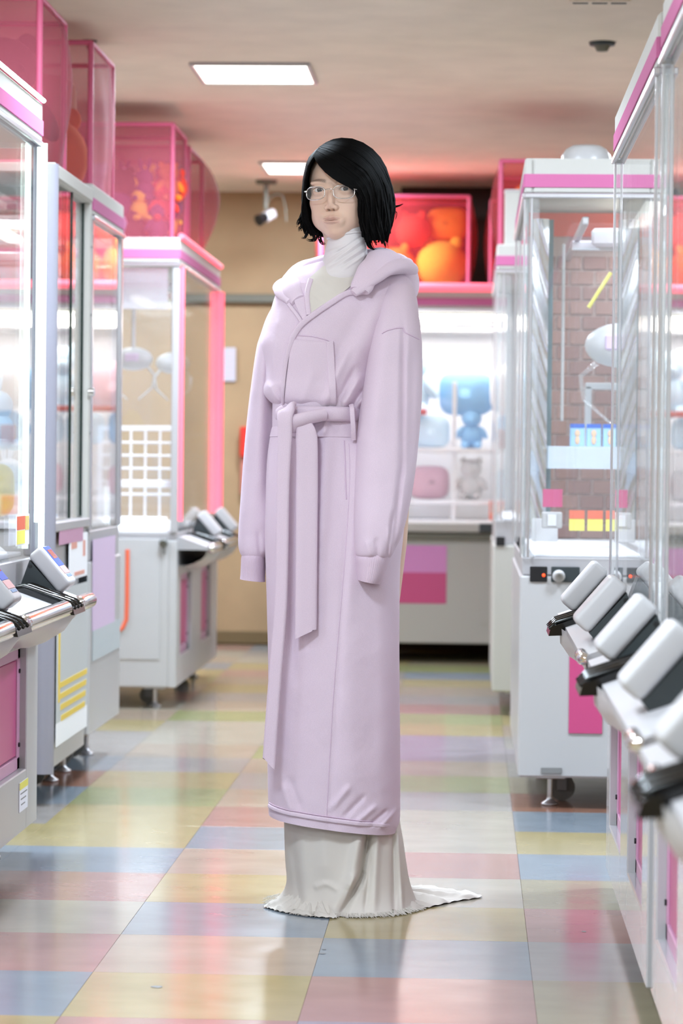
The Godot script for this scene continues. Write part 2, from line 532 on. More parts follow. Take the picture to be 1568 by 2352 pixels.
# a player's place: sloping display, black joystick tray, chrome rail before it
func add_console(t: Node3D, x: float, detail := true, tray := -1.0) -> void:
	var tilt = Basis.from_euler(Vector3(0.865, 0, 0))   # the display leans back
	var w = part("display", Vector3(x, 0.757, 0.078), Vector3(0.11, 0.044, 0.122), M.white_plastic, t, 0.011)
	w.mesh = Geo.new().pillow(Vector3.ZERO, Vector3(0.11, 0.044, 0.124), 0.013, tilt).mesh()
	if detail:
		var face = obj("display_label", Geo.new().box(tilt * Vector3(0, 0.0222, -0.024), Vector3(0.086, 0.002, 0.062), 0.0004, tilt), M.blue, w)
		obj("display_window", Geo.new().box(tilt * Vector3(0, 0.0234, -0.030), Vector3(0.066, 0.001, 0.028), 0.0, tilt), mt(Color(0.46, 0.24, 0.20), 0.2), w)
		obj("display_print", Geo.new().box(tilt * Vector3(0, 0.0226, 0.020), Vector3(0.086, 0.001, 0.022), 0.0, tilt), mt(Color(0.80, 0.62, 0.62), 0.5), w)
		obj("display_print", Geo.new().box(tilt * Vector3(0, 0.0226, 0.038), Vector3(0.066, 0.001, 0.008), 0.0, tilt), mt(Color(0.45, 0.55, 0.68), 0.5), w)
	var br = obj("bracket", Geo.new().prism([Vector2(0.026, 0.780), Vector2(0.002, 0.712), Vector2(0.088, 0.684), Vector2(0.100, 0.698)], x - 0.05, x + 0.05), M.dark_slate, t)
	for s in [-1, 1]: obj("screw", Geo.new().tube([Vector3(x + s * 0.0495, 0.765, 0.028), Vector3(x + s * 0.0515, 0.765, 0.028)], 0.005, 10), M.black, br)
	if tray == 0.0: return
	# the tray reaches to the side on which the player stands
	var tr = Geo.new()
	tr.prism([Vector2(-0.01, 0.712), Vector2(0.035, 0.717), Vector2(0.158, 0.672), Vector2(0.163, 0.652), Vector2(0.0, 0.66)], x + tray * 0.20, x + tray * 0.01)
	for i in 3:
		var xx = x + tray * (0.165 - 0.055 * i)
		tr.tube([Vector3(xx, 0.716, 0.0), Vector3(xx, 0.718, 0.035), Vector3(xx, 0.681, 0.145), Vector3(xx, 0.666, 0.162)], [0.004, 0.007, 0.007, 0.004], 8)
	obj("tray", tr, M.black_gloss, t)
	obj("button", Geo.new().lathe([Vector2(0.016, 0.0), Vector2(0.016, 0.010), Vector2(0.0, 0.013)], 16, Transform3D(Basis.from_euler(Vector3(0.41, 0, 0)), Vector3(x + tray * 0.05, 0.694, 0.07))), M.orange, t)

func add_rail(t: Node3D, w: float, gaps: Array, r := 0.021, zb := 0.140) -> void:
	# chrome bumper bar, broken where the trays come through, and the moulded white housing below it
	var a = -w / 2 + 0.03
	var ends = []
	for g in gaps: ends.append([g - 0.20, g - 0.01])
	ends.append([w / 2 - 0.03, w])
	for e in ends:
		if e[0] - a > 0.03:
			if r < 0.02: a = e[0] - 0.13
			obj("bumper_bar", Geo.new().tube([Vector3(a, 0.668, zb - 0.01), Vector3(a + 0.006, 0.668, zb - 0.003), Vector3(a + 0.02, 0.668, zb), Vector3(e[0] - 0.02, 0.668, zb), Vector3(e[0] - 0.006, 0.668, zb - 0.003), Vector3(e[0], 0.668, zb - 0.01)], [r * 0.55, r * 0.9, r, r, r * 0.9, r * 0.55], 18), M.chrome, t)
		a = e[1]
	obj("shelf", Geo.new().prism([Vector2(-0.02, 0.712), Vector2(0.012, 0.712), Vector2(0.126, 0.672), Vector2(0.126, 0.660), Vector2(-0.02, 0.66)], -w / 2 + 0.04, w / 2 - 0.04), M.grey, t)
	var rows = []
	for k in 25:
		var x = lerpf(-w / 2 + 0.04, w / 2 - 0.04, k / 24.0)
		var swell = 0.75
		for g in gaps: swell = maxf(swell, 0.75 + 0.35 * exp(-pow((x - g + 0.08) / 0.17, 2)))
		var row = PackedVector3Array()
		for p in [Vector2(0.132, 0.668), Vector2(0.130, 0.635), Vector2(0.110, 0.608), Vector2(0.072, 0.585), Vector2(0.035, 0.572), Vector2(-0.004, 0.570)]:
			row.append(Vector3(x, 0.66 - (0.66 - p.y) * swell, p.x * (0.6 + 0.4 * swell)))
		rows.append(row)
	obj("housing", Geo.new().grid(rows), M.white_plastic, t)

func claw(at: Vector3, label: String, drop := 0.22, arm_turn := 0.0, scale := 1.0) -> Node3D:
	var t = thing("claw_crane", label, "claw crane", at, arm_turn, "")
	var s = scale
	obj("cable_tube", Geo.new().tube([Vector3(0, 0, 0), Vector3(0, -drop, 0)], 0.012 * s, 12), M.alu, t)
	part("carriage", Vector3(0, 0.02, 0), Vector3(0.16, 0.05, 0.14) * s, M.white_plastic, t, 0.01)
	var y = -drop - 0.05 * s
	obj("motor_head", Geo.new().ball(Vector3(0, y, 0), Vector3(0.105, 0.062, 0.075) * s, 24, 14), M.white_plastic, t)
	obj("head_window", Geo.new().box(Vector3(0, y + 0.006 * s, 0.066 * s), Vector3(0.075, 0.045, 0.022) * s, 0.006), M.lilac, t)
	for k in [-1, 1]:
		var p = [Vector3(k * 0.055, y - 0.03 * s, 0), Vector3(k * 0.115 * s, y - 0.085 * s, 0), Vector3(k * 0.105 * s, y - 0.15 * s, 0), Vector3(k * 0.03 * s, y - 0.215 * s, 0)]
		obj("claw_arm", Geo.new().tube(p, [0.014 * s, 0.013 * s, 0.012 * s, 0.007 * s], 10, true, 0.5), M.acrylic if s > 1.1 else M.white_plastic, t)
		obj("claw_joint", Geo.new().tube([Vector3(k * 0.055 * s, y - 0.03 * s, -0.02 * s), Vector3(k * 0.055 * s, y - 0.03 * s, 0.02 * s)], 0.012 * s, 12), M.alu, t)
	return t

# the cabinet shared by all the machines. o: hb floor gap, h height, d depth, deck height of the play floor, panels of the front [x, width, y0, y1], consoles, back and sides
func machine(called: String, label: String, at: Vector3, turn: float, w: float, o: Dictionary) -> Node3D:
	var t = thing(called, label, "arcade machine", at, turn)
	var hb = o.get("hb", 0.09)
	var h = o.get("h", 1.94)
	var d = o.get("d", 0.9)
	var deck = o.get("deck", 0.76)
	var skin = o.get("skin", M.white)
	var front = o.get("panels", [])
	var lo = 0.70
	var back = -0.03 if front.size() else 0.0
	part("cabinet", Vector3(0, (hb + lo) / 2, (back - d) / 2), Vector3(w - 0.001, lo - hb, d + back), skin, t, 0.006)
	if front.size():
		var fg = Geo.new()
		var xs = -w / 2
		for p in front:
			var l = p[0] - p[1] / 2
			fg.box(Vector3((xs + l) / 2, (hb + lo) / 2, -0.017), Vector3(l - xs, lo - hb, 0.034), 0.003)
			fg.box(Vector3(p[0], (hb + p[2]) / 2, -0.017), Vector3(p[1] + 0.004, p[2] - hb, 0.034), 0.003)
			fg.box(Vector3(p[0], (lo + p[3]) / 2, -0.017), Vector3(p[1] + 0.004, lo - p[3], 0.034), 0.003)
			xs = p[0] + p[1] / 2
			var pm = (p[2] + p[3]) / 2
			var pp = part("front_panel", Vector3(p[0], pm, -0.026), Vector3(p[1] - 0.075, p[3] - p[2] - 0.07, 0.008), p[4] if p.size() > 4 else M.pink, t, 0.002)
			var fr = Geo.new()
			for s in [-1, 1]:
				fr.box(Vector3(p[0] + s * (p[1] / 2 - 0.018), pm, -0.024), Vector3(0.036, p[3] - p[2], 0.012), 0.002)
				fr.box(Vector3(p[0], pm + s * ((p[3] - p[2]) / 2 - 0.016), -0.024), Vector3(p[1], 0.032, 0.012), 0.002)
			var fo = obj("panel_frame", fr, M.mauve, t)
			for s in [-1, 1]:
				for q in [-0.3, 0.3]:
					obj("bolt", Geo.new().tube([Vector3(p[0] + s * (p[1] / 2 - 0.018), pm + q * (p[3] - p[2]), -0.019), Vector3(p[0] + s * (p[1] / 2 - 0.018), pm + q * (p[3] - p[2]), -0.014)], 0.006, 10), M.black, fo)
		fg.box(Vector3((xs + w / 2) / 2, (hb + lo) / 2, -0.017), Vector3(w / 2 - xs, lo - hb, 0.034), 0.003)
		obj("front_frame", fg, skin, t)
	add_feet(t, w, d, hb)
	part("deck", Vector3(0, (lo + deck) / 2, -d / 2 + 0.004), Vector3(w - 0.03, deck - lo, d - 0.02), M.grey, t, 0.004)
	part("play_floor", Vector3(0, deck + 0.006, -d / 2), Vector3(w - 0.08, 0.012, d - 0.08), M.soft_white, t, 0.003)
	var top = h - 0.105
	var pw = o.get("post", 0.036)
	for x in [-w / 2 + pw / 2, w / 2 - pw / 2]:
		for z in [-pw / 2, -d + pw / 2]:
			part("post", Vector3(x, (deck + top) / 2, z), Vector3(pw, top - deck, pw), o.get("post_mat", M.alu), t, 0.005)
	if pw > 0.04:      # clear posts with polished edges
		for x in [-w / 2 + pw / 2, w / 2 - pw / 2]:
			for q in [[-0.5, 0.0], [0.5, 0.0], [0.0, 0.5]]:
				part("post_edge", Vector3(x + q[0] * (pw - 0.004), (deck + top) / 2, -pw / 2 + q[1] * (pw - 0.002)), Vector3(0.006, top - deck, 0.006), M.alu, t, 0.001)
	var gm = M.glass
	var gy = (deck + top) / 2
	part("front_pane", Vector3(0, gy, -0.012), Vector3(w - 2 * pw, top - deck, 0.006), gm, t, 0.0)
	for s in [-1, 1]:
		if (s < 0 and o.get("left_open", true)) or (s > 0 and o.get("right_open", true)):
			part("side_pane", Vector3(s * (w / 2 - 0.012), gy, -d / 2), Vector3(0.006, top - deck, d - 2 * pw), gm, t, 0.0)
		else: part("side_panel", Vector3(s * (w / 2 - 0.01), gy, -d / 2), Vector3(0.01, top - deck, d - 2 * pw), o.get("side_mat", M.white), t, 0.0)
	if o.get("back_open", false): part("back_pane", Vector3(0, gy, -d + 0.012), Vector3(w - 2 * pw, top - deck, 0.006), gm, t, 0.0)
	else: part("back_panel", Vector3(0, gy, -d + 0.012), Vector3(w - 2 * pw, top - deck, 0.012), o.get("back_mat", M.white), t, 0.0)
	# header: white band, pink stripe, light inside
	if o.get("hollow", false):
		var hg = Geo.new()
		for q in [-0.012, -d + 0.012]: hg.box(Vector3(0, h - 0.052, q), Vector3(w, 0.104, 0.024), 0.005)
		for s in [-1, 1]: hg.box(Vector3(s * (w / 2 - 0.012), h - 0.052, -d / 2), Vector3(0.024, 0.104, d - 0.05), 0.005)
		hg.box(Vector3(0, h - 0.006, -d / 2), Vector3(w - 0.01, 0.012, d - 0.01), 0.002)
		obj("header", hg, M.cream, t)
		part("fascia", Vector3(-w / 2 + 0.027, h - 0.062, -d / 2), Vector3(0.006, 0.084, d - 0.06), mt(Color(0.84, 0.30, 0.22), 0.35), t, 0.0)
	else: part("header", Vector3(0, h - 0.052, -d / 2), Vector3(w, 0.104, d), M.cream, t, 0.006)
	var sg = Geo.new()
	sg.box(Vector3(0, h - 0.067, 0.001), Vector3(w + 0.002, 0.040, 0.004), 0.001)
	sg.box(Vector3(0, h - 0.067, -d - 0.001), Vector3(w + 0.002, 0.040, 0.004), 0.001)
	for s in [-1, 1]: sg.box(Vector3(s * (w / 2 + 0.001), h - 0.067, -d / 2), Vector3(0.004, 0.040, d), 0.001)
	obj("stripe", sg, M.pink_stripe, t)
	var tg = Geo.new()
	tg.box(Vector3(0, top - 0.006, 0.002), Vector3(w + 0.006, 0.014, 0.010), 0.002)
	for s in [-1, 1]: tg.box(Vector3(s * (w / 2 + 0.002), top - 0.006, -d / 2), Vector3(0.010, 0.014, d), 0.002)
	obj("header_trim", tg, M.alu, t)
	var e = o.get("light", 1.0)
	if e > 0.0:
		part("light_tube", Vector3(0, top - 0.024, -d * 0.42), Vector3(w - 0.16, 0.022, 0.05), M.tube_white, t, 0.006)
		lamp(t, Vector3(0, top - 0.042, -d * 0.42), Vector2(w - 0.2, d * 0.5), CASE_ENERGY * e, o.get("light_col", Color(0.90, 0.95, 1.0)))
	# gantry rails
	var rg = Geo.new()
	for z in [-d * 0.2, -d * 0.78]: rg.box(Vector3(0, top - 0.075, z), Vector3(w - 2 * pw, 0.022, 0.02), 0.003)
	obj("gantry_rail", rg, M.alu, t)
	part("gantry_beam", Vector3(o.get("beam", 0.1), top - 0.10, -d * 0.49), Vector3(0.05, 0.03, d * 0.62), M.alu, t, 0.004)
	return t

func glow_bar(t: Node3D, a: Vector3, b: Vector3, r: float, m: Material, called := "neon_tube") -> void:
	obj(called, rod(a, b, r, 12), m, t)

func sheet_sign(t: Node3D, ctr: Vector3, size: Vector2, m: Material, called := "label", th := 0.0015) -> MeshInstance3D:
	return part(called, ctr, Vector3(size.x, size.y, th), m, t, 0.0)

func text_mesh(s: String, height: float) -> TextMesh:
	var tm = TextMesh.new()
	tm.text = s
	tm.font = SystemFont.new()
	tm.font.font_names = PackedStringArray(["Droid Sans"])
	tm.font_size = 32
	tm.pixel_size = height / 24.0
	tm.depth = 0.001
	return tm

func build_machines() -> void:
	var L = PI / 2    # left row looks along +X
	var R = -PI / 2   # right row looks along -X
	# ---- nearest left. For the left row local x = -world z
	var m = machine("crane_machine", "nearest claw machine on the left, cut off by the picture's edge, with black joystick tray", Vector3(-1.13, 0, -6.325), L, 1.65, {"h": 1.965, "hb": 0.085, "deck": 0.78, "panels": [[-0.42, 0.52, 0.24, 0.555], [0.34, 0.62, 0.24, 0.555]], "light": 0.9, "back_mat": M.lilac, "beam": 0.5, "post_mat": M.post_grey})
	add_rail(m, 1.65, [-0.28, 0.56])
	add_console(m, -0.28)
	add_console(m, 0.56)
	glow_bar(m, Vector3(0.785, 0.80, 0.012), Vector3(0.785, 1.855, 0.012), 0.008, M.tube_green, "light_strip")
	glow_bar(m, Vector3(0.735, 0.87, 0.006), Vector3(0.735, 1.84, 0.006), 0.005, M.tube_green, "light_strip")
	glow_bar(m, Vector3(-0.82, 1.970, 0.004), Vector3(0.82, 1.970, 0.004), 0.006, M.tube_green, "light_strip")
	lamp(m, Vector3(0.785, 1.33, 0.024), Vector2(0.016, 1.0), 0.02, Color(0.94, 1.0, 0.96), Vector3(0, 0, 1))
	var pr = sheet_sign(m, Vector3(0.56, 0.855, 0.0), Vector2(0.20, 0.078), M.soft_white, "price_label")
	sheet_sign(pr, Vector3(-0.03, 0.018, 0.001), Vector2(0.12, 0.034), M.orange_red, "label_patch")
	sheet_sign(pr, Vector3(-0.03, -0.018, 0.001), Vector2(0.12, 0.034), M.lemon, "label_patch")
	for i in 2: sheet_sign(pr, Vector3(0.048 + 0.03 * i, 0.016, 0.001), Vector2(0.02, 0.036), M.yellow, "label_patch")
	var wn = sheet_sign(m, Vector3(0.60, 0.178, 0.0012), Vector2(0.13, 0.075), M.soft_white, "warning_label")
	sheet_sign(wn, Vector3(0, 0.028, 0.001), Vector2(0.126, 0.018), M.lemon, "label_patch")
	for i in 3: sheet_sign(wn, Vector3(-0.005 * i, 0.008 - 0.014 * i, 0.001), Vector2(0.10 - 0.02 * i, 0.003), M.mid_grey, "print_line", 0.0008)
	# ---- second left: cabinet with sliding doors and a round grey corner post
	m = thing("prize_cabinet", "white cabinet with green-edged sliding glass doors and round grey corner post", "arcade machine", Vector3(-1.235, 0, -8.455), L)
	part("body", Vector3(0.01, 0.46, -0.44), Vector3(0.77, 0.72, 0.86), M.white, m, 0.008)
	part("plinth", Vector3(0, 0.115, -0.45), Vector3(0.74, 0.03, 0.82), M.mid_grey, m, 0.003)
	for y in [0, 1]:
		obj("corner_post", Geo.new().tube([Vector3(-0.375, 0.10, -0.026), Vector3(-0.375, 1.905, -0.026)], 0.034, 20), M.post_grey, m) if y == 0 else part("frame_post", Vector3(0.385, 1.36, -0.02), Vector3(0.032, 1.10, 0.04), M.cream, m, 0.004)
	for x in [-0.375, 0.385]: part("rear_post", Vector3(x, 1.36, -0.85), Vector3(0.03, 1.10, 0.03), M.cream, m, 0.004)
	part("top_rail", Vector3(0.0, 1.885, -0.02), Vector3(0.78, 0.05, 0.05), M.cream, m, 0.008)
	part("roof", Vector3(0, 1.895, -0.45), Vector3(0.78, 0.03, 0.82), M.cream, m, 0.004)
	part("sill", Vector3(0, 0.83, -0.03), Vector3(0.76, 0.03, 0.07), M.grey, m, 0.004)
	part("floor_board", Vector3(0, 0.835, -0.46), Vector3(0.76, 0.02, 0.80), M.soft_white, m, 0.002)
	part("back_panel", Vector3(0, 1.36, -0.87), Vector3(0.76, 1.06, 0.012), M.white, m, 0.0)
	for i in 2:
		var x = -0.19 + 0.36 * i
		var z = -0.012 - 0.016 * i
		var p = part("sliding_door", Vector3(x, 1.355, z), Vector3(0.39, 1.01, 0.006), M.glass, m, 0.0)
		obj("glass_edge", Geo.new().box(Vector3(0.196, 0, 0), Vector3(0.006, 1.01, 0.014), 0.001).box(Vector3(-0.196, 0, 0), Vector3(0.006, 1.01, 0.014), 0.001), M.glass_edge, p)
	obj("lock", Geo.new().tube([Vector3(0.362, 1.25, 0.0), Vector3(0.362, 1.25, 0.018)], 0.014, 14), M.chrome, m)
	for y in [1.72, 1.5, 1.12]: obj("rivet", Geo.new().ball(Vector3(0.385, y, 0.001), Vector3(0.005, 0.005, 0.003), 10, 6), M.mid_grey, m)
	add_feet(m, 0.78, 0.88, 0.10)
	part("light_tube", Vector3(0, 1.865, -0.4), Vector3(0.6, 0.02, 0.05), M.tube_white, m, 0.005)
	lamp(m, Vector3(0, 1.85, -0.4), Vector2(0.6, 0.4), CASE_ENERGY * 0.35, Color(0.98, 0.99, 1.0))
	# posters on its front
	var po = sheet_sign(m, Vector3(0.03, 0.45, 0.002), Vector2(0.66, 0.42), mt(Color(0.75, 0.765, 0.775), 0.5), "poster")
	for i in 4: sheet_sign(po, Vector3(0.02, -0.10 - 0.034 * i, 0.001), Vector2(0.60 - 0.03 * i, 0.017), M.yellow, "yellow_stripe")
	sheet_sign(po, Vector3(-0.28, 0.02, 0.001), Vector2(0.035, 0.34), M.yellow, "yellow_stripe")
	sheet_sign(m, Vector3(0.03, 0.205, 0.002), Vector2(0.66, 0.07), M.soft_white, "poster")
	var st = sheet_sign(m, Vector3(0.14, 0.72, 0.002), Vector2(0.40, 0.16), M.soft_white, "price_label")
	for q in [[-0.1, 0.045, 0.12, 0.02], [0.12, 0.03, 0.05, 0.05], [0.02, -0.045, 0.22, 0.012]]: sheet_sign(st, Vector3(q[0], q[1], 0.001), Vector2(q[2], q[3]), M.faded_red, "label_patch")
	sheet_sign(m, Vector3(-0.02, 0.805, 0.003), Vector2(0.5, 0.06), M.mauve, "label")
	obj("coin_lock", Geo.new().tube([Vector3(0.22, 0.58, 0.0), Vector3(0.22, 0.58, 0.014)], 0.012, 12), M.rail, m)
	# ---- third left
	m = machine("crane_machine", "claw machine behind the sliding-door cabinet, lilac poster on its white front", Vector3(-1.235, 0, -9.27), L, 0.78, {"h": 1.93, "hb": 0.13, "d": 0.88, "deck": 0.80, "light": 0.7, "back_mat": M.white})
	sheet_sign(m, Vector3(-0.06, 0.62, 0.002), Vector2(0.56, 0.30), M.lilac, "poster")
	sheet_sign(m, Vector3(0.02, 0.42, 0.002), Vector2(0.70, 0.10), mt(Color(0.70, 0.73, 0.745), 0.5), "poster")
	# ---- fourth left: stands further out, pink neon on its posts
	m = machine("crane_machine", "claw machine with glowing pink neon posts at the far left", Vector3(-1.21, 0, -12.2), L, 1.82, {"h": 1.95, "hb": 0.09, "d": 0.80, "deck": 0.73, "back_open": true, "post_mat": M.grey, "post": 0.03, "panels": [[-0.52, 0.46, 0.21, 0.55, M.magenta], [0.36, 0.46, 0.21, 0.55, M.pink]], "light": 1.0, "beam": -0.55})
	add_rail(m, 1.82, [-0.36, 0.48])
	add_console(m, -0.30, false)
	add_console(m, 0.52, false)
	for x in [-0.86, 0.885]:
		glow_bar(m, Vector3(x, 0.78, 0.006), Vector3(x, 1.835, 0.006), 0.019 if x > 0 else 0.011, M.tube_pink)
		lamp(m, Vector3(x, 1.3, 0.04), Vector2(0.03, 1.0), 0.10, Color(1.0, 0.40, 0.50), Vector3(0, 0, 1))
	glow_bar(m, Vector3(-0.90, 1.957, 0.004), Vector3(0.90, 1.957, 0.004), 0.012, M.tube_pink)
	lamp(m, Vector3(0, 1.978, 0.0), Vector2(1.7, 0.03), 0.07, Color(1.0, 0.45, 0.45), Vector3.UP)
	part("mirror_band", Vector3(-0.895, 1.74, -0.40), Vector3(0.004, 0.17, 0.70), M.mirror, m, 0.0)
	# white print on the side panel that faces the camera: red J-shaped stripe and spots
	var j = []
	for p in [[-0.205, 0.66], [-0.205, 0.45], [-0.207, 0.37], [-0.222, 0.335], [-0.25, 0.315], [-0.34, 0.31]]: j.append(Vector3(-0.9105, p[1], p[0]))
	obj("red_stripe", Geo.new().tube(j, 0.0095, 8, true, 1.0), M.orange_red, m)
	obj("red_drop", Geo.new().ball(Vector3(-0.9105, 0.405, -0.275), Vector3(0.003, 0.02, 0.011), 12, 8), M.orange_red, m)
	part("side_door", Vector3(-0.9095, 0.455, -0.27), Vector3(0.006, 0.50, 0.40), M.white_gloss, m, 0.002)
	obj("door_handle", Geo.new().lathe([Vector2(0.018, 0), Vector2(0.018, 0.02), Vector2(0.0, 0.022)], 14, Transform3D(Basis(Vector3(0, 0, 1), PI / 2), Vector3(-0.91, 0.69, -0.055))), M.mid_grey, m)
	part("door_handle", Vector3(-0.915, 0.668, -0.055), Vector3(0.012, 0.05, 0.012), M.mid_grey, m, 0.003)
	# ---- back row
	for i in 2:
		m = machine("crane_machine", ["wide claw machine against the back wall, pink neon along its top", "claw machine at the right end of the back row, hidden behind the others"][i], Vector3([0.11, 2.06][i], 0, -14.12), 0.0, [1.88, 1.96][i], {"h": 1.925, "hb": 0.10, "d": 0.82, "deck": 0.72, "light": 3.2, "light_col": Color(1.0, 0.97, 0.94), "back_mat": M.soft_white, "skin": M.cream})
		glow_bar(m, Vector3(-0.92, 1.932, 0.005), Vector3(0.92, 1.932, 0.005), 0.022, M.tube_pink)
		lamp(m, Vector3(0, 1.962, 0.0), Vector2(1.7, 0.04), 0.2, Color(1.0, 0.36, 0.30), Vector3.UP)
		var bu = Geo.new()
		for k in 12: bu.ball(Vector3(-0.85 + 1.7 * k / 11.0, 1.745, -0.10), Vector3.ONE * 0.028, 14, 8)
		obj("bulb_row", bu, M.bulb, m)
		lamp(m, Vector3(0, 1.74, -0.07), Vector2(1.7, 0.05), 0.18, Color(1.0, 0.96, 0.92), Vector3(0, -0.6, 0.8))
		sheet_sign(m, Vector3(-0.38, 0.455, 0.002), Vector2(0.30, 0.30), M.magenta, "poster")
		sheet_sign(m, Vector3(-0.38, 0.535, 0.003), Vector2(0.30, 0.14), mt(Color(0.80, 0.52, 0.74), 0.3), "poster_top")
		part("coin_door", Vector3(0.12, 0.40, 0.002), Vector3(0.34, 0.40, 0.006), M.cream, m, 0.002)
		for x in [0.05, 0.17]: part("coin_slot", Vector3(x, 0.475, 0.006), Vector3(0.04, 0.018, 0.006), M.rail, m, 0.002)
		part("coin_return", Vector3(0.11, 0.50, 0.006), Vector3(0.05, 0.01, 0.006), M.yellow, m, 0.001)
		for q in [[0.0, 0.56], [0.235, 0.55], [0.0, 0.29]]: obj("door_screw", Geo.new().tube([Vector3(q[0], q[1], 0.004), Vector3(q[0], q[1], 0.009)], 0.01, 10), M.grey, m)
		var cs = part("counter_ledge", Vector3(0, 0.70, 0.03), Vector3(1.85, 0.05, 0.07), M.cream, m, 0.006)
		part("counter", Vector3(0.03, 0.70, 0.068), Vector3(0.19, 0.045, 0.012), M.dark_slate, m, 0.003)
		part("counter_window", Vector3(0.05, 0.70, 0.075), Vector3(0.075, 0.02, 0.003), mt(Color(0.55, 0.30, 0.34), 0.3), m, 0.001)
		part("under_ledge", Vector3(-0.2, 0.655, 0.02), Vector3(1.2, 0.03, 0.04), M.rail, m, 0.003)
	# ---- right row (local x = world z)
	var rl = ["claw machine at the right with two white displays at its far corner", "near right claw machine cut off by the picture's edge, its blurred display largest", "claw machine nearest the camera at the right, black tray blurred at the edge"]
	var rz = [-5.945, -4.375, -2.805]
	for i in 3:
		m = machine("crane_machine", rl[i], Vector3([0.34, 0.347, 0.347][i], 0, rz[i]), R, 1.55, {"h": [1.885, 1.9, 1.9][i], "hb": 0.05, "deck": 0.74, "skin": M.white_gloss, "panels": [[-0.40, 0.50, 0.17, 0.52, M.pink], [0.36, 0.50, 0.17, 0.52, M.pink]], "back_open": i == 0, "post_mat": M.acrylic, "post": 0.05, "light": [0.6, 0.32, 0.25][i], "beam": 0.35})
		add_rail(m, 1.55, [-0.175], 0.013, 0.124)
		add_console(m, -0.385, false, 1.0)
		add_console(m, 0.395, false, 0.0)
		# clear dividing sheets inside
		for q in [-0.70, 0.02]: part("divider", Vector3(q, 1.25, -0.30), Vector3(0.006, 0.98, 0.50), M.acrylic, m, 0.0)
		part("divider", Vector3(-0.3, 1.25, -0.12), Vector3(0.5, 0.98, 0.006), M.acrylic, m, 0.0)
	# ---- right, further: its side faces the camera
	m = machine("crane_machine", "claw machine at the right with brown bricks and a white crane behind its glass", Vector3(0.15, 0, -9.01), R, 1.60, {"h": 1.945, "hb": 0.096, "d": 0.92, "deck": 0.755, "hollow": true, "left_open": false, "side_mat": M.mortar, "post_mat": M.acrylic, "post": 0.045, "light": 1.5, "back_mat": M.white})
	# the far inner side carries rows of thin brown bricks
	var wallp = part("brick_panel", Vector3(-0.775, 1.265, -0.46), Vector3(0.010, 1.0, 0.82), M.mortar, m, 0.0)
	var bm = [Geo.new().box(Vector3.ZERO, Vector3(0.012, 0.046, 0.082), 0.002).mesh(), Geo.new().box(Vector3.ZERO, Vector3(0.015, 0.046, 0.083), 0.003).mesh()]
	for r in 19:
		for k in 9:
			var z = -0.36 + 0.09 * k + (0.045 if r % 2 else 0.0)
			if z > 0.39: continue
			var b = obj("brick", bm[rng.randi() % 2], [M.brick, M.brick_b][rng.randi() % 2], wallp)
			b.position = Vector3(0.008, -0.472 + 0.053 * r, z)
	# control strip and print on the side facing the camera (local +x side)
	var sx = 0.8015
	part("meter_plate", Vector3(sx, 0.705, -0.055), Vector3(0.006, 0.046, 0.052), M.black, m, 0.002)
	obj("meter_led", Geo.new().ball(Vector3(sx + 0.004, 0.702, -0.048 - 0.022), Vector3.ONE * 0.005, 10, 8), M.led, m)
	part("dial_plate", Vector3(sx, 0.705, -0.135), Vector3(0.006, 0.046, 0.085), M.dark_slate, m, 0.002)
	obj("dial", Geo.new().lathe([Vector2(0.019, 0.0), Vector2(0.018, 0.018), Vector2(0.0, 0.02)], 20, Transform3D(Basis(Vector3(0, 0, 1), -PI / 2), Vector3(sx + 0.003, 0.70, -0.115))), M.white_plastic, m)
	part("pink_panel", Vector3(sx, 0.36, -0.20), Vector3(0.005, 0.26, 0.10), M.magenta, m, 0.001)
	part("rating_plate", Vector3(sx, 0.118, -0.10), Vector3(0.004, 0.018, 0.062), M.mid_grey, m, 0.001)
	part("box_sticker", Vector3(0.5, 0.83, -0.08), Vector3(0.01, 0.07, 0.08), M.white_plastic, m, 0.002)
	# inside: clear tray with small prizes, price cards
	part("tray_floor", Vector3(0.1, 1.085, -0.42), Vector3(0.7, 0.008, 0.70), M.acrylic, m, 0.0)
	for z in [-0.09, -0.75]: part("tray_wall", Vector3(0.1, 1.055, z), Vector3(0.7, 0.07, 0.008), M.frost, m, 0.0)
	part("tray_wall", Vector3(0.45, 1.055, -0.42), Vector3(0.008, 0.07, 0.66), M.frost, m, 0.0)
	for k in 3:
		var pc = part("price_card", Vector3(0.72, 0.865, -0.17 - 0.055 * k), Vector3(0.002, 0.062, 0.046), M.lemon, m, 0.0)
		part("card_top", Vector3(0.001, 0.018, 0), Vector3(0.002, 0.026, 0.046), M.orange_red, pc, 0.0)
	part("lock_box", Vector3(0.715, 0.865, -0.095), Vector3(0.02, 0.05, 0.062), M.white_plastic, m, 0.004)
	part("lock_plate", Vector3(0.727, 0.865, -0.095), Vector3(0.004, 0.034, 0.026), M.soft_white, m, 0.001)
	part("pink_card", Vector3(0.60, 0.93, -0.10), Vector3(0.003, 0.055, 0.06), M.magenta, m, 0.0)
	part("pole", Vector3(0.3, 1.45, -0.135), Vector3(0.008, 0.56, 0.010), M.white_plastic, m, 0.002)
	part("white_frame", Vector3(0.0, 1.19, -0.23), Vector3(0.02, 0.20, 0.022), M.white_plastic, m, 0.003)
	part("white_frame", Vector3(0.0, 1.29, -0.29), Vector3(0.02, 0.022, 0.14), M.white_plastic, m, 0.003)
	# wavy mirror strip near the aisle corner
	var rows = []
	for k in 60:
		var y = 0.80 + 1.0 * k / 59.0
		var row = PackedVector3Array()
		for q in 8:
			row.append(Vector3(0.40 + 0.012 * sin(y * 21.0 + q * 0.5), y, -0.035 - 0.05 * q / 7.0))
		rows.append(row)
	obj("mirror_strip", Geo.new().grid(rows), M.mirror, m)
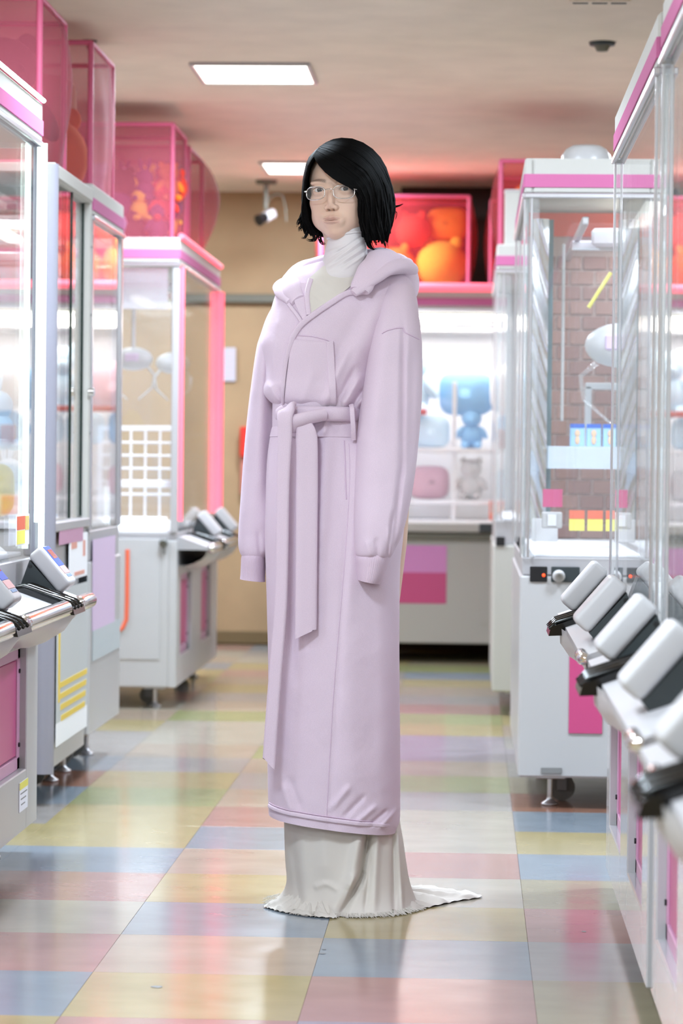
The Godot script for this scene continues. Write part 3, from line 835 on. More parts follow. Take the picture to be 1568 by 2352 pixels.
	part("mirror_back", Vector3(0.375, 1.30, -0.065), Vector3(0.006, 1.0, 0.07), mt(Color(0.36, 0.44, 0.47), 0.3), m, 0.0)
	var rc = claw(Vector3(0.475, 1.73, -8.75), "white claw crane inside the brick-backed machine", 0.26, -0.2, 1.15)
	var bolt = obj("yellow_tip", Geo.new().tube([Vector3(-0.10, -0.20, 0.06), Vector3(-0.03, -0.09, 0.06)], 0.006, 8), M.lemon, rc)
	# ---- right, furthest
	m = machine("crane_machine", "far right claw machine with a white box on its top, mostly hidden", Vector3(0.095, 0, -11.98), R, 1.56, {"h": 1.925, "hb": 0.10, "d": 0.9, "deck": 0.80, "left_open": false, "post_mat": M.acrylic, "post": 0.06, "light": 0.8, "skin": M.cream})
	part("switch_plate", Vector3(0.782, 0.715, -0.028), Vector3(0.006, 0.036, 0.036), M.black, m, 0.001)
	# objects standing on machines
	var wb = thing("white_box", "upright white box standing on the far right machine", "box", Vector3(0.163, 1.925, -11.30))
	part("body", Vector3(0, 0.11, 0), Vector3(0.075, 0.22, 0.10), M.cream, wb, 0.004)
	part("lid", Vector3(0, 0.222, 0), Vector3(0.079, 0.010, 0.104), M.white, wb, 0.003)
	var pl = obj("white_ring", Geo.new().lathe([Vector2(0.035, 0.0), Vector2(0.075, 0.0), Vector2(0.079, 0.02), Vector2(0.076, 0.045), Vector2(0.062, 0.066), Vector2(0.044, 0.076), Vector2(0.03, 0.07), Vector2(0.035, 0.0)], 30), M.white)
	pl.position = Vector3(0.345, 1.945, -8.55)
	tag(pl, "round white ring lying on the brick-backed machine", "ring")

# ------------------------------------------------------------------ net bags on the machines
func net_bag(label: String, at: Vector3, size: Vector3, m: Material, bulge := 0.05, pipes := true) -> Node3D:
	var t = thing("net_bag", label, "net bag", at)
	var h = size * 0.5
	var sides = [[Vector3(0, 0, 1), Vector3(1, 0, 0)], [Vector3(0, 0, -1), Vector3(-1, 0, 0)], [Vector3(1, 0, 0), Vector3(0, 0, -1)], [Vector3(-1, 0, 0), Vector3(0, 0, 1)]]
	for s in sides:
		var rows = []
		for r in 15:
			var y = size.y * r / 14.0
			var row = PackedVector3Array()
			for q in 15:
				var u = q / 7.0 - 1.0
				var p = s[0] * Vector3(h.x, 0, h.z) + s[1] * Vector3(h.x, 0, h.z) * u + Vector3(0, y, 0)
				var sw = (1.0 - u * u) * sin(PI * pow(1.0 - y / size.y, 0.8)) * bulge
				sw += 0.006 * sin(u * 7.0 + y * 9.0 + at.z * 3.0) * (1.0 - u * u)
				row.append(p + s[0] * sw)
			rows.append(row)
		obj("net_panel", Geo.new().grid(rows), m, t)
	var top = []
	for r in 9:
		var row = PackedVector3Array()
		for q in 9:
			var u = q / 4.0 - 1.0
			var w = r / 4.0 - 1.0
			row.append(Vector3(u * h.x, size.y - 0.03 * (1.0 - u * u) * (1.0 - w * w), w * h.z))
		top.append(row)
	obj("net_panel", Geo.new().grid(top), m, t)
	var g = Geo.new()
	for y in [0.006, size.y]:
		for s in [-1, 1]:
			g.tube([Vector3(-h.x, y, s * h.z), Vector3(h.x, y, s * h.z)], 0.009, 8)
			g.tube([Vector3(s * h.x, y, -h.z), Vector3(s * h.x, y, h.z)], 0.009, 8)
	for x in [-1, 1]:
		for z in [-1, 1]: g.tube([Vector3(x * h.x, 0, z * h.z), Vector3(x * h.x, size.y, z * h.z)], 0.010, 8)
	obj("piping", g, M.net_pipe, t)
	return t

var toy_mesh := {}
var words := {"bear": "bear", "bunny": "rabbit", "cushion": "cushion", "ball": "round toy"}

func hue(m: Material) -> String:
	for k in M:
		if M[k] == m: return {"fur_sky": "pale blue", "fur_plum": "dark plum", "fur_gold": "golden", "fur_lilac": "lilac"}.get(k, k.trim_prefix("fur_"))
	return "plain"

func toy(kind: String) -> Mesh:
	if toy_mesh.has(kind): return toy_mesh[kind]
	var g = Geo.new()
	match kind:
		"bear":
			g.ball(Vector3(0, 0.32, 0), Vector3(0.30, 0.34, 0.26), 18, 12)
			g.ball(Vector3(0, 0.80, 0.03), Vector3(0.27, 0.24, 0.24), 18, 12)
			for s in [-1, 1]:
				g.ball(Vector3(s * 0.20, 1.0, 0.0), Vector3(0.09, 0.09, 0.05), 12, 8)
				g.ball(Vector3(s * 0.30, 0.42, 0.10), Vector3(0.09, 0.20, 0.10), 12, 8, Basis(Vector3(0, 0, 1), s * 0.6))
				g.ball(Vector3(s * 0.17, 0.09, 0.24), Vector3(0.11, 0.10, 0.20), 12, 8)
			g.ball(Vector3(0, 0.74, 0.24), Vector3(0.11, 0.09, 0.09), 12, 8)
		"bunny":
			g.ball(Vector3(0, 0.28, 0), Vector3(0.30, 0.30, 0.28), 18, 12)
			g.ball(Vector3(0, 0.66, 0.04), Vector3(0.25, 0.22, 0.22), 18, 12)
			for s in [-1, 1]:
				g.ball(Vector3(s * 0.11, 1.0, 0.0), Vector3(0.06, 0.20, 0.04), 12, 8, Basis(Vector3(0, 0, 1), -s * 0.2))
				g.ball(Vector3(s * 0.18, 0.08, 0.22), Vector3(0.11, 0.09, 0.17), 12, 8)
		"cushion":
			var rows = []
			for r in 13:
				var ph = PI * r / 12.0 - PI / 2
				var row = PackedVector3Array()
				for q in 24:
					var a = TAU * q / 24
					var cx = signf(cos(a)) * pow(absf(cos(a)), 0.55)
					var cy = signf(sin(a)) * pow(absf(sin(a)), 0.55)
					row.append(Vector3(cx * 0.5 * cos(ph), 0.4 + cy * 0.4 * cos(ph), 0.2 * sin(ph)))
				rows.append(row)
			g.grid(rows, true, false)
		_:
			g.ball(Vector3(0, 0.45, 0), Vector3(0.48, 0.45, 0.45), 20, 14)
			for s in [-1, 1]: g.ball(Vector3(s * 0.28, 0.84, 0), Vector3(0.12, 0.14, 0.08), 12, 8, Basis(Vector3(0, 0, 1), -s * 0.4))
	toy_mesh[kind] = g.mesh()
	return toy_mesh[kind]

func plush(kind: String, m: Material, at: Vector3, size: float, turn: float, label: String, group := "", lean := 0.0) -> MeshInstance3D:
	var o = obj("stuffed_toy", toy(kind), m)
	o.position = at
	o.rotation = Vector3(lean, turn, 0)
	o.scale = Vector3.ONE * size
	tag(o, label, "stuffed toy", group)
	return o

func build_bags() -> void:
	net_bag("tall pink net bag at the top left corner, dark bear inside", Vector3(-1.56, 1.92, -8.47), Vector3(0.50, 0.50, 0.50), M.net, 0.06)
	net_bag("pink net bag second from the front on the left, orange toy inside", Vector3(-1.56, 1.935, -9.68), Vector3(0.48, 0.53, 0.56), M.net, 0.03)
	net_bag("pink net bag crammed with small dark and coloured toys", Vector3(-1.49, 1.955, -11.78), Vector3(0.44, 0.49, 0.50), M.net, 0.02)
	net_bag("bulging pink net bag at the far end of the left row", Vector3(-1.47, 1.955, -12.68), Vector3(0.36, 0.49, 0.62), M.net, 0.11)
	net_bag("wide red net bag of orange toys on the back machine behind the person", Vector3(-0.41, 1.935, -14.52), Vector3(0.77, 0.48, 0.44), M.net_red, 0.04)
	net_bag("second red net bag on the back machine, right of the dark gap", Vector3(0.38, 1.935, -14.52), Vector3(0.58, 0.46, 0.44), M.net_red, 0.03)
	net_bag("orange-red net bag on the far right machine behind the white box", Vector3(0.31, 1.93, -11.80), Vector3(0.40, 0.36, 0.70), M.net_red, 0.04)
	plush("bear", M.fur_brown, Vector3(-1.47, 1.925, -8.5), 0.40, 0.5, "dark brown bear inside the front left net bag")
	plush("ball", M.fur_pink, Vector3(-1.70, 1.925, -8.36), 0.22, 0.5, "pale pink round toy beside the dark bear in its net bag")
	plush("ball", M.fur_orange, Vector3(-1.52, 1.94, -9.62), 0.34, 0.3, "round orange toy inside the second net bag")
	plush("cushion", M.fur_beige, Vector3(-1.52, 2.18, -9.62), 0.26, 0.6, "beige cushion on the orange toy in the second net bag")
	var cols = [M.fur_plum, M.fur_brown, M.fur_orange, M.fur_plum, M.fur_red, M.fur_lilac, M.fur_plum, M.fur_brown, M.fur_gold]
	for i in 34:
		var lv = i / 12
		var kd = ["bear", "ball", "bunny"][i % 3]
		var cm = cols[(i * 5 + lv) % 9]
		var lb = "small %s %s in the %s of the crammed net bag" % [hue(cm), words[kd], ["bottom layer", "middle layer", "top of the heap"][lv]]
		plush(kd, cm, Vector3(-1.64 + 0.10 * (i % 4) + 0.02 * lv, 1.96 + 0.085 * lv, -11.62 - 0.10 * ((i / 4) % 3) - 0.01 * lv), 0.155, rng.randf_range(-1, 1), lb, "small toys heaped in the crammed net bag")
	plush("ball", M.fur_pink, Vector3(-1.48, 1.96, -12.55), 0.30, 0.2, "large pale pink toy bulging in the far left net bag")
	plush("ball", M.fur_beige, Vector3(-1.48, 1.96, -12.83), 0.27, 0.8, "beige toy behind the pale pink one in the far left net bag")
	for q in [["ball", "fur_gold", -0.64, 0.0, 0.27, "golden round toy low at the left of the wide red net bag"], ["ball", "fur_orange", -0.41, 0.0, 0.25, "orange round toy low in the middle of the wide red net bag"], ["ball", "fur_gold", -0.17, 0.0, 0.29, "golden round toy low at the right of the wide red net bag"],
			["ball", "fur_orange", -0.57, 0.23, 0.21, "orange round toy on top at the left of the wide red net bag"], ["ball", "fur_red", -0.32, 0.22, 0.20, "red round toy on top in the middle of the wide red net bag"], ["cushion", "fur_orange", -0.14, 0.26, 0.22, "orange cushion on top at the right of the wide red net bag"]]:
		plush(q[0], M[q[1]], Vector3(q[2], 1.94 + q[3], -14.50), q[4], q[2] * 2.0, q[5], "orange toys in the wide red net bag")
	plush("ball", M.fur_red, Vector3(0.22, 1.94, -14.5), 0.26, 0, "red toy low in the second red net bag")
	plush("bear", M.fur_brown, Vector3(0.50, 1.94, -14.5), 0.30, 0, "brown toy in the second red net bag")
	plush("ball", M.fur_orange, Vector3(0.28, 1.935, -11.62), 0.28, 0, "orange toy in the net bag behind the white box")
	plush("ball", M.fur_red, Vector3(0.30, 1.94, -11.95), 0.28, 0, "red toy at the back of the net bag behind the white box")

# ------------------------------------------------------------------ what is in the machines
func crate(called: String, m: Material, at: Vector3, size: Vector3, label: String, cat: String, group := "", lid: Material = null) -> Node3D:
	var t = thing(called, label, cat, at, 0.0, group)
	part("body", Vector3(0, size.y / 2, 0), size, m, t, 0.004)
	if lid: part("print", Vector3(0, size.y * 0.5, size.z / 2 + 0.001), Vector3(size.x * 0.8, size.y * 0.5, 0.001), lid, t, 0.0)
	return t

func build_prizes() -> void:
	var pale = [M.fur_white, M.fur_sky, M.fur_white, M.fur_blue, M.fur_pink, M.fur_white, M.fur_sky]
	var kinds = ["bunny", "bear", "cushion", "ball"]
	# back row: white shelf frame, piled pale toys, red boxes
	for b in 2:
		var x0 = [0.11, 2.06][b]
		var sh = thing("display_rack", ["white display rack inside the wide back machine", "white display rack inside the right back machine"][b], "rack", Vector3(x0, 0.735, -14.55))
		for y in [0.09, 0.36]: part("shelf_board", Vector3(0, y, 0), Vector3(1.70, 0.022, 0.40), M.soft_white, sh, 0.003)
		for x in [-0.84, -0.2, 0.17, 0.33, 0.84]: part("upright", Vector3(x, 0.36, 0.18), Vector3(0.022, 0.72, 0.022), M.soft_white, sh, 0.003)
		var which = ["wide back machine", "right back machine"][b]
		for lv in 3:
			var big = lv == 2
			for k in (6 if big else 8):
				var x = x0 - 0.72 + 0.29 * k if big else x0 - 0.77 + 0.22 * k
				var y = 0.737 + [0.101, 0.371, 0.371 + 0.172][lv]
				var kd = ["cushion", "cushion", "bear", "cushion"][rng.randi() % 4]
				var cm = pale[rng.randi() % 7]
				plush(kd, cm, Vector3(x, y, -14.53 + rng.randf_range(-0.02, 0.03)), rng.randf_range(0.28, 0.34) if big else rng.randf_range(0.20, 0.225), rng.randf_range(-0.3, 0.3), "%s %s on the %s of the %s" % [hue(cm), words[kd], ["lower shelf", "upper shelf", "top row"][lv], which], "pale toys in the " + which)
		for k in 3: crate("prize_box", M.orange_red, Vector3(x0 + [0.03, 0.40, 0.62][k], 0.735, -14.33), Vector3(0.085, 0.10, 0.06), "%s of three small orange-red boxes on the floor of the %s" % [["leftmost", "middle", "rightmost"][k], which], "box", "orange-red boxes in the " + which, M.orange)
		crate("prize_box", M.red, Vector3(x0 - 0.62, 1.28, -14.34), Vector3(0.55, 0.03, 0.05), "flat red bar lying across the upper shelf in the " + which, "box")
		crate("prize_box", mt(Color(0.60, 0.20, 0.18), 0.5), Vector3(x0 + 0.05, 1.108, -14.36), Vector3(0.075, 0.10, 0.06), "dark red box at the front of the upper shelf in the " + which, "box")
	# left row
	for i in 9:
		var cm = [M.fur_sky, M.fur_white, M.fur_lilac, M.fur_grey, M.fur_blue][i % 5]
		plush(kinds[i % 4], cm, Vector3(-1.42 - 0.22 * (i % 3), 0.795 + 0.20 * (i / 6), -7.0 + 0.22 * ((i / 3) % 2) + 0.11 * (i / 6)), 0.20, 1.2, "%s %s %s behind the glass of the nearest left machine" % [hue(cm), words[kinds[i % 4]], ["in the back row", "in the near row", "on top of the pile"][i / 3]], "toys in the nearest left machine")
	for i in 6:
		var cm = [M.fur_white, M.fur_sky, M.fur_yellow][i % 3]
		plush(kinds[i % 4], cm, Vector3(-1.48 - 0.28 * (i % 2), 0.85 if i < 4 else 1.06, -8.70 + 0.24 * (i / 2) - (0.26 if i > 3 else 0.0)), 0.21, 1.2, "%s %s %s behind the sliding glass doors" % [hue(cm), words[kinds[i % 4]], ["at the far end", "at the near end", "piled on top"][i / 2]], "toys behind the sliding doors")
	for i in 4:
		var cm = [M.fur_blue, M.fur_white][i % 2]
		plush(kinds[i % 4], cm, Vector3(-1.52 - 0.25 * (i % 2), 0.815, -9.45 + 0.26 * (i / 2)), 0.21, 1.2, "%s %s in the machine with the lilac poster" % [hue(cm), words[kinds[i % 4]]], "toys in the machine with the lilac poster")
	claw(Vector3(-1.52, 1.78, -6.0), "claw crane inside the nearest left machine", 0.18, 1.2)
	claw(Vector3(-1.44, 1.76, -11.62), "white claw crane inside the neon-lit machine", 0.26, 0.0, 0.8)
	claw(Vector3(-1.30, 1.76, -11.9), "second white claw crane behind the first in the neon-lit machine", 0.27, 0.5, 0.75)
	var rk = thing("wire_rack", "white wire grid rack standing in the neon-lit machine", "rack", Vector3(-1.40, 0.745, -11.62))
	var g = Geo.new()
	for k in 6: g.tube([Vector3(-0.17 + 0.062 * k, 0.0, 0), Vector3(-0.17 + 0.062 * k, 0.415, 0)], 0.005, 8)
	for k in 6: g.tube([Vector3(-0.17, 0.14 + 0.055 * k, 0.003), Vector3(0.14, 0.14 + 0.055 * k, 0.003)], 0.005, 8)
	obj("grid", g, M.soft_white, rk)
	obj("frame", Geo.new().tube([Vector3(-0.18, 0, 0), Vector3(-0.18, 0.425, 0), Vector3(0.13, 0.425, 0), Vector3(0.147, 0.41, 0), Vector3(0.147, 0, 0)], 0.008, 10), M.soft_white, rk)
	var fr = thing("chute_frame", "glowing white frame round the prize chute of the neon-lit machine", "frame", Vector3(-1.37, 0.742, -11.50))
	part("bottom_board", Vector3(-0.02, 0.025, 0.14), Vector3(0.26, 0.055, 0.02), M.chute_glow, fr, 0.003)
	part("side_board", Vector3(-0.135, 0.10, 0.14), Vector3(0.038, 0.16, 0.02), M.chute_glow, fr, 0.003)
	lamp(fr, Vector3(-0.02, 0.025, 0.152), Vector2(0.25, 0.05), 0.02, Color(0.95, 0.98, 1.0), Vector3(0, 0, 1))
	part("top_board", Vector3(0.0, 0.19, 0.10), Vector3(0.30, 0.03, 0.10), M.soft_white, fr, 0.003)
	# right row
	for k in 5:
		var f = thing("figure_box", "%s of five small blue-topped prize boxes in the clear tray" % ["first from the left", "second from the left", "middle one", "second from the right", "last at the right"][k], "box", Vector3(0.335 + 0.052 * k, 1.09, -8.74), 0.0, "blue-topped boxes in the clear tray")
		part("box", Vector3(0, 0.036, 0), Vector3(0.046, 0.072, 0.04), M.pale_blue, f, 0.002)
		part("blue_top", Vector3(0, 0.066, 0.021), Vector3(0.046, 0.012, 0.002), M.blue, f, 0.0)
		obj("figure", Geo.new().ball(Vector3(0, 0.042, 0.021), Vector3(0.009, 0.012, 0.004), 10, 8).ball(Vector3(0, 0.02, 0.021), Vector3(0.008, 0.014, 0.004), 10, 8), M.fur_beige, f)
	claw(Vector3(0.72, 1.70, -5.35), "claw crane inside the right machine", 0.30, 0.3, 1.2)
	for k in 4: plush(kinds[k], [M.fur_white, M.fur_pink, M.fur_sky, M.fur_beige][k], Vector3(0.80 + 0.18 * (k % 2), 0.76, -6.3 + 0.5 * (k / 2)), 0.22, -1.2, "%s low in the right machine" % ["white rabbit", "pink bear", "pale blue cushion", "beige round toy"][k], "toys in the right machine")

# ------------------------------------------------------------------ the person
# figure axes: x to the viewer's right, y up, z towards the camera; origin on the floor under the body
func ss(a: float, b: float, x: float) -> float:
	return smoothstep(a, b, x)

# a garment: rows [height, left, right, front, back] from top to bottom, drawn as a closed sheet; folds push its surface out
class Garment:
	var rows := []
	var folds := []        # [x0, y0, x1, y1, width, height, front 1 / back -1]
	var power := 2.4
	var shear := 0.0       # drop of the lowest row from left to right
	var shear_from := 0.0
	var crease := []       # [x offset of a step line, y0, y1, depth]
	var noise: FastNoiseLite
	var amp := 0.0

	func at(y: float) -> Array:
		var k = 0
		while k < rows.size() - 2 and rows[k + 1][0] > y: k += 1
		var a = rows[k]
		var b = rows[k + 1]
		var p = rows[maxi(k - 1, 0)]
		var q = rows[mini(k + 2, rows.size() - 1)]
		var t = clampf((a[0] - y) / maxf(a[0] - b[0], 1e-5), 0.0, 1.0)
		var out = [y]
		for i in range(1, 5):
			var m0 = (b[i] - p[i]) / maxf(p[0] - b[0], 1e-5) * (a[0] - b[0])
			var m1 = (q[i] - a[i]) / maxf(a[0] - q[0], 1e-5) * (a[0] - b[0])
			if p == a: m0 = b[i] - a[i]
			if q == b: m1 = b[i] - a[i]
			var t2 = t * t
			var t3 = t2 * t
			out.append((2 * t3 - 3 * t2 + 1) * a[i] + (t3 - 2 * t2 + t) * m0 + (3 * t2 - 2 * t3) * b[i] + (t3 - t2) * m1)
		return out

	func push(x: float, y: float) -> float:
		var s = 0.0
		for f in folds:
			var d = Vector2(f[2] - f[0], f[3] - f[1])
			var l2 = d.length_squared()
			var t = ((x - f[0]) * d.x + (y - f[1]) * d.y) / l2
			if t < -0.15 or t > 1.15: continue
			var e = absf((x - f[0]) * d.y - (y - f[1]) * d.x) / sqrt(l2)
			if e > f[4] * 2.2: continue
			var w = exp(-e * e / (f[4] * f[4] * 0.5))
			s += f[5] * w * clampf((t + 0.15) / 0.3, 0.0, 1.0) * clampf((1.15 - t) / 0.3, 0.0, 1.0)
		if noise: s += amp * noise.get_noise_2d(x * 100.0, y * 100.0)
		return s

	func front(x: float, y: float, lift := 0.0) -> Vector3:   # the point of the front surface over x, y
		var r = at(y)
		var cx = (r[1] + r[2]) * 0.5
		var a = (r[2] - r[1]) * 0.5
		var cz = (r[3] + r[4]) * 0.5
		var u = clampf(absf(x - cx) / a, 0.0, 0.999)
		var z = cz + (r[3] - cz) * pow(1.0 - pow(u, power), 1.0 / power)
		return Vector3(x, y, z + push(x, y) + lift)

	func sheet(nrow: int, ncol: int) -> Array:
		var out = []
		var y0 = rows[0][0]
		var y1 = rows[rows.size() - 1][0]
		for k in nrow:
			var y = lerpf(y0, y1, k / float(nrow - 1))
			var r = at(y)
			var cx = (r[1] + r[2]) * 0.5
			var a = (r[2] - r[1]) * 0.5
			var cz = (r[3] + r[4]) * 0.5
			var row = PackedVector3Array()
			for q in ncol:
				# three quarters of the columns lie on the front
				var f = q / float(ncol)
				var g = lerpf(-PI * 0.0, PI, f / 0.72) if f < 0.72 else lerpf(PI, TAU, (f - 0.72) / 0.28)
				var cs = cos(g)
				var sn = sin(g)
				var x = cx + a * signf(cs) * pow(absf(cs), 2.0 / power)
				var h = signf(sn) * pow(absf(sn), 2.0 / power)
				var z = cz + (r[3] - cz) * h if sn >= 0 else cz + (cz - r[4]) * h
				var dy = 0.0
				if shear != 0.0 and y < shear_from: dy = -shear * ((x - r[1]) / (r[2] - r[1])) * (shear_from - y) / (shear_from - y1)
				if sn >= -0.05: z += push(x, y + dy) * clampf(absf(h) * 2.5, 0.0, 1.0)
				else: z -= push(x * 1.7 + 0.3, y) * 0.6
				row.append(Vector3(x, y + dy, z))
			out.append(row)
		return out

func inner(rows: Array, by: float) -> Array:    # the same sheet drawn in by a cloth's thickness
	var out = []
	for row in rows:
		var mid = Vector3.ZERO
		for p in row: mid += p / row.size()
		var r2 = PackedVector3Array()
		for p in row:
			var d = p - mid
			d.y = 0
			r2.append(p - d.normalized() * by)
		out.append(r2)
	return out

func cloth(called: String, gm: Garment, nrow: int, ncol: int, m: Material, parent: Node, hem := true) -> MeshInstance3D:
	var rows = gm.sheet(nrow, ncol)
	if hem:      # turn the lower edge in, so that the cloth has a thickness
		var last = rows[nrow - 1]
		var i1 = inner([last], 0.006)[0]
		var up = PackedVector3Array()
		for p in i1: up.append(p + Vector3(0, 0.12, 0))
		rows.append(last); rows.append(i1); rows.append(i1); rows.append(up)
	return obj(called, Geo.new().grid(rows, true, true), m, parent)

func ribbon(path: Array, widths: Array, thick: float, twist := 0.0, n := 14, slant := 0.0) -> Geo:   # a flat padded strip that faces the camera, along a path from top to bottom
	var rows = []
	for k in path.size():
		var t = (path[mini(k + 1, path.size() - 1)] - path[maxi(k - 1, 0)]).normalized()
		var a = t.cross(Vector3(sin(twist), 0, cos(twist))).normalized()
		var b = a.cross(t).normalized()
		var row = PackedVector3Array()
		for s in n:
			var g = TAU * s / n
			var cx = signf(cos(g)) * pow(absf(cos(g)), 0.6)
			var cz = signf(sin(g)) * pow(absf(sin(g)), 0.8)
			row.append(path[k] + a * cx * widths[k] * 0.5 + b * cz * thick * 0.5 + (t * cx * slant if k == path.size() - 1 else Vector3.ZERO))
		rows.append(row)
	var g2 = Geo.new()
	g2.grid(rows, true, false)
	g2.facet(Array(rows[0]), (path[0] - path[1]).normalized())
	g2.facet(Array(rows[rows.size() - 1]), (path[path.size() - 1] - path[path.size() - 2]).normalized())
	return g2

func smooth_path(pts: Array, n: int) -> Array:   # Catmull-Rom through the points
	var out = []
	var m = pts.size() - 1
	for i in n:
		var f = i / float(n - 1) * m
		var k = mini(int(f), m - 1)
		var t = f - k
		var a = pts[maxi(k - 1, 0)]
		var b = pts[k]
		var c = pts[k + 1]
		var d = pts[mini(k + 2, m)]
		out.append(0.5 * ((2.0 * b) + (c - a) * t + (2.0 * a - 5.0 * b + 4.0 * c - d) * t * t + (3.0 * b - a - 3.0 * c + d) * t * t * t))
	return out

func on_front(gm: Garment, pts: Array, n: int, lift: float) -> Array:
	var three = []
	for p in pts: three.append(Vector3(p.x, p.y, 0))
	var out = []
	for p in smooth_path(three, n): out.append(gm.front(p.x, p.y, lift))
	return out

# ---- signed distance helpers for the head, millimetres
func ell(p: Vector3, c: Vector3, r: Vector3) -> float:
	var q = (p - c) / r
	var k0 = q.length()
	var k1 = (q / r).length()
	return k0 * (k0 - 1.0) / maxf(k1, 1e-6)

func smin(a: float, b: float, k: float) -> float:
	var h = clampf(0.5 + 0.5 * (b - a) / k, 0.0, 1.0)
	return lerpf(b, a, h) - k * h * (1.0 - h)

func smax(a: float, b: float, k: float) -> float:
	return -smin(-a, -b, k)

func cone(p: Vector3, a: Vector3, b: Vector3, ra: float, rb: float) -> float:
	var d = b - a
	var t = clampf((p - a).dot(d) / d.length_squared(), 0.0, 1.0)
	return (p - a - d * t).length() - lerpf(ra, rb, t)

func skull(p: Vector3) -> float:     # head without its features: what the hair lies on
	var d = ell(p, Vector3(0, 26, -10), Vector3(72, 82, 91))
	return smin(d, ell(p, Vector3(0, -28, 24), Vector3(55, 82, 57)), 18)

func head_sdf(p: Vector3) -> float:
	var q = Vector3(absf(p.x), p.y, p.z)
	var d = skull(p)
	if d > 22.0: return d - 9.0
	d = smin(d, ell(q, Vector3(36, -27, 45), Vector3(24, 22, 24)), 16)
	d = smin(d, ell(q, Vector3(22, -56, 32), Vector3(28, 32, 40)), 20)
	d = smin(d, ell(p, Vector3(0, -91, 52), Vector3(22, 20, 26)), 18)
	d = smin(d, ell(q, Vector3(40, -58, 6), Vector3(24, 26, 30)), 22)
	if p.z > 30.0:
		d = smin(d, ell(q, Vector3(27, 17, 66), Vector3(26, 8, 15)), 10)
		d = smax(d, -ell(q, Vector3(32, 0, 97), Vector3(20, 12, 17)), 8)
		d = smin(d, ell(q, Vector3(31, -1, 69.0), Vector3(16.5, 13.0, 14.6)), 3.5)
		d = smax(d, -ell(q, Vector3(31.5, -0.6, 85), Vector3(13.8, 4.9, 12)), 1.2)
		d = smin(d, cone(p, Vector3(0, 6, 79), Vector3(0, -37, 95), 5.5, 8.0), 8)
		d = smin(d, ell(p, Vector3(0, -40, 96.0), Vector3(8.2, 7.6, 8.3)), 4)
		d = smin(d, ell(q, Vector3(10.8, -43, 88), Vector3(5.8, 5.8, 7.5)), 5)
		d = smax(d, -ell(q, Vector3(5.8, -49.0, 94), Vector3(3.0, 2.6, 5.0)), 1.5)
		d = smin(d, ell(p, Vector3(0, -70, 74), Vector3(27, 18, 16)), 9)
		var w = Vector3(p.x, p.y - 1.6 * exp(-pow((absf(p.x) - 5.0) / 4.0, 2.0)), p.z + 0.011 * p.x * p.x)
		d = smin(d, ell(w, Vector3(0, -67.0, 88.5), Vector3(21, 5.0, 5.5)), 2.5)
		d = smin(d, ell(w, Vector3(0, -76.8, 87.5), Vector3(17.5, 5.8, 6.2)), 2.5)
		d = smax(d, -ell(w, Vector3(0, -71.8, 94), Vector3(18.5, 0.8, 5.6)), 1.6)
	return d

var head_xf: Transform3D          # head axes (mm) to figure axes (m)

func skin_colour(p: Vector3) -> Color:
	var c = Color(0.73, 0.50, 0.385)
	var w = Vector3(p.x, p.y - 1.6 * exp(-pow((absf(p.x) - 5.0) / 4.0, 2.0)), p.z)
	var lip = 0.0
	if p.z > 60.0:
		var up = 1.0 - pow(absf(p.x) / 23.5, 2.0)
		lip = maxf(ss(0.0, 1.3, 5.6 * up - absf(w.y + 68.2) * 1.15), ss(0.0, 1.3, 6.2 * (1.0 - pow(absf(p.x) / 21.0, 2.0)) - absf(p.y + 75.8)))
		c = c.lerp(Color(0.60, 0.37, 0.30), 0.35 * exp(-pow((p.x - 0.0) / 16.0, 2.0) - pow((p.y + 40.0) / 12.0, 2.0)))
		c = c.lerp(Color(0.62, 0.38, 0.31), 0.35 * exp(-pow((absf(p.x) - 40.0) / 16.0, 2.0) - pow((p.y + 32.0) / 15.0, 2.0)))
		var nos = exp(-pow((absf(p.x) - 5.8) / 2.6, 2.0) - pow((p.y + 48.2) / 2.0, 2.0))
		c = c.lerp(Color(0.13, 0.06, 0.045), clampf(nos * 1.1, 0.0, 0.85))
		var ring = absf((Vector2((absf(p.x) - 31.5) / 14.6, (p.y + 0.4) / 5.4)).length() - 1.0)
		c = c.lerp(Color(0.22, 0.13, 0.11), 0.55 * exp(-pow(ring / 0.16, 2.0)) * (1.0 if p.y > -0.8 else 0.35))
	if p.z > 20.0:
		var bx = (absf(p.x) - 30.0) / 19.0
		var by = p.y - (22.0 + 1.5 * bx - 2.6 * bx * bx)
		var hair = 1.0 + 0.25 * sin(p.x * 2.3 + p.y * 1.1)
		c = c.lerp(Color(0.16, 0.105, 0.085), clampf(0.72 * hair * (1.0 - ss(0.75, 1.12, absf(bx))) * exp(-pow(by / (3.6 - 0.9 * bx), 4.0)), 0.0, 0.8))
	return c.lerp(Color(0.54, 0.31, 0.26), lip * 0.75)

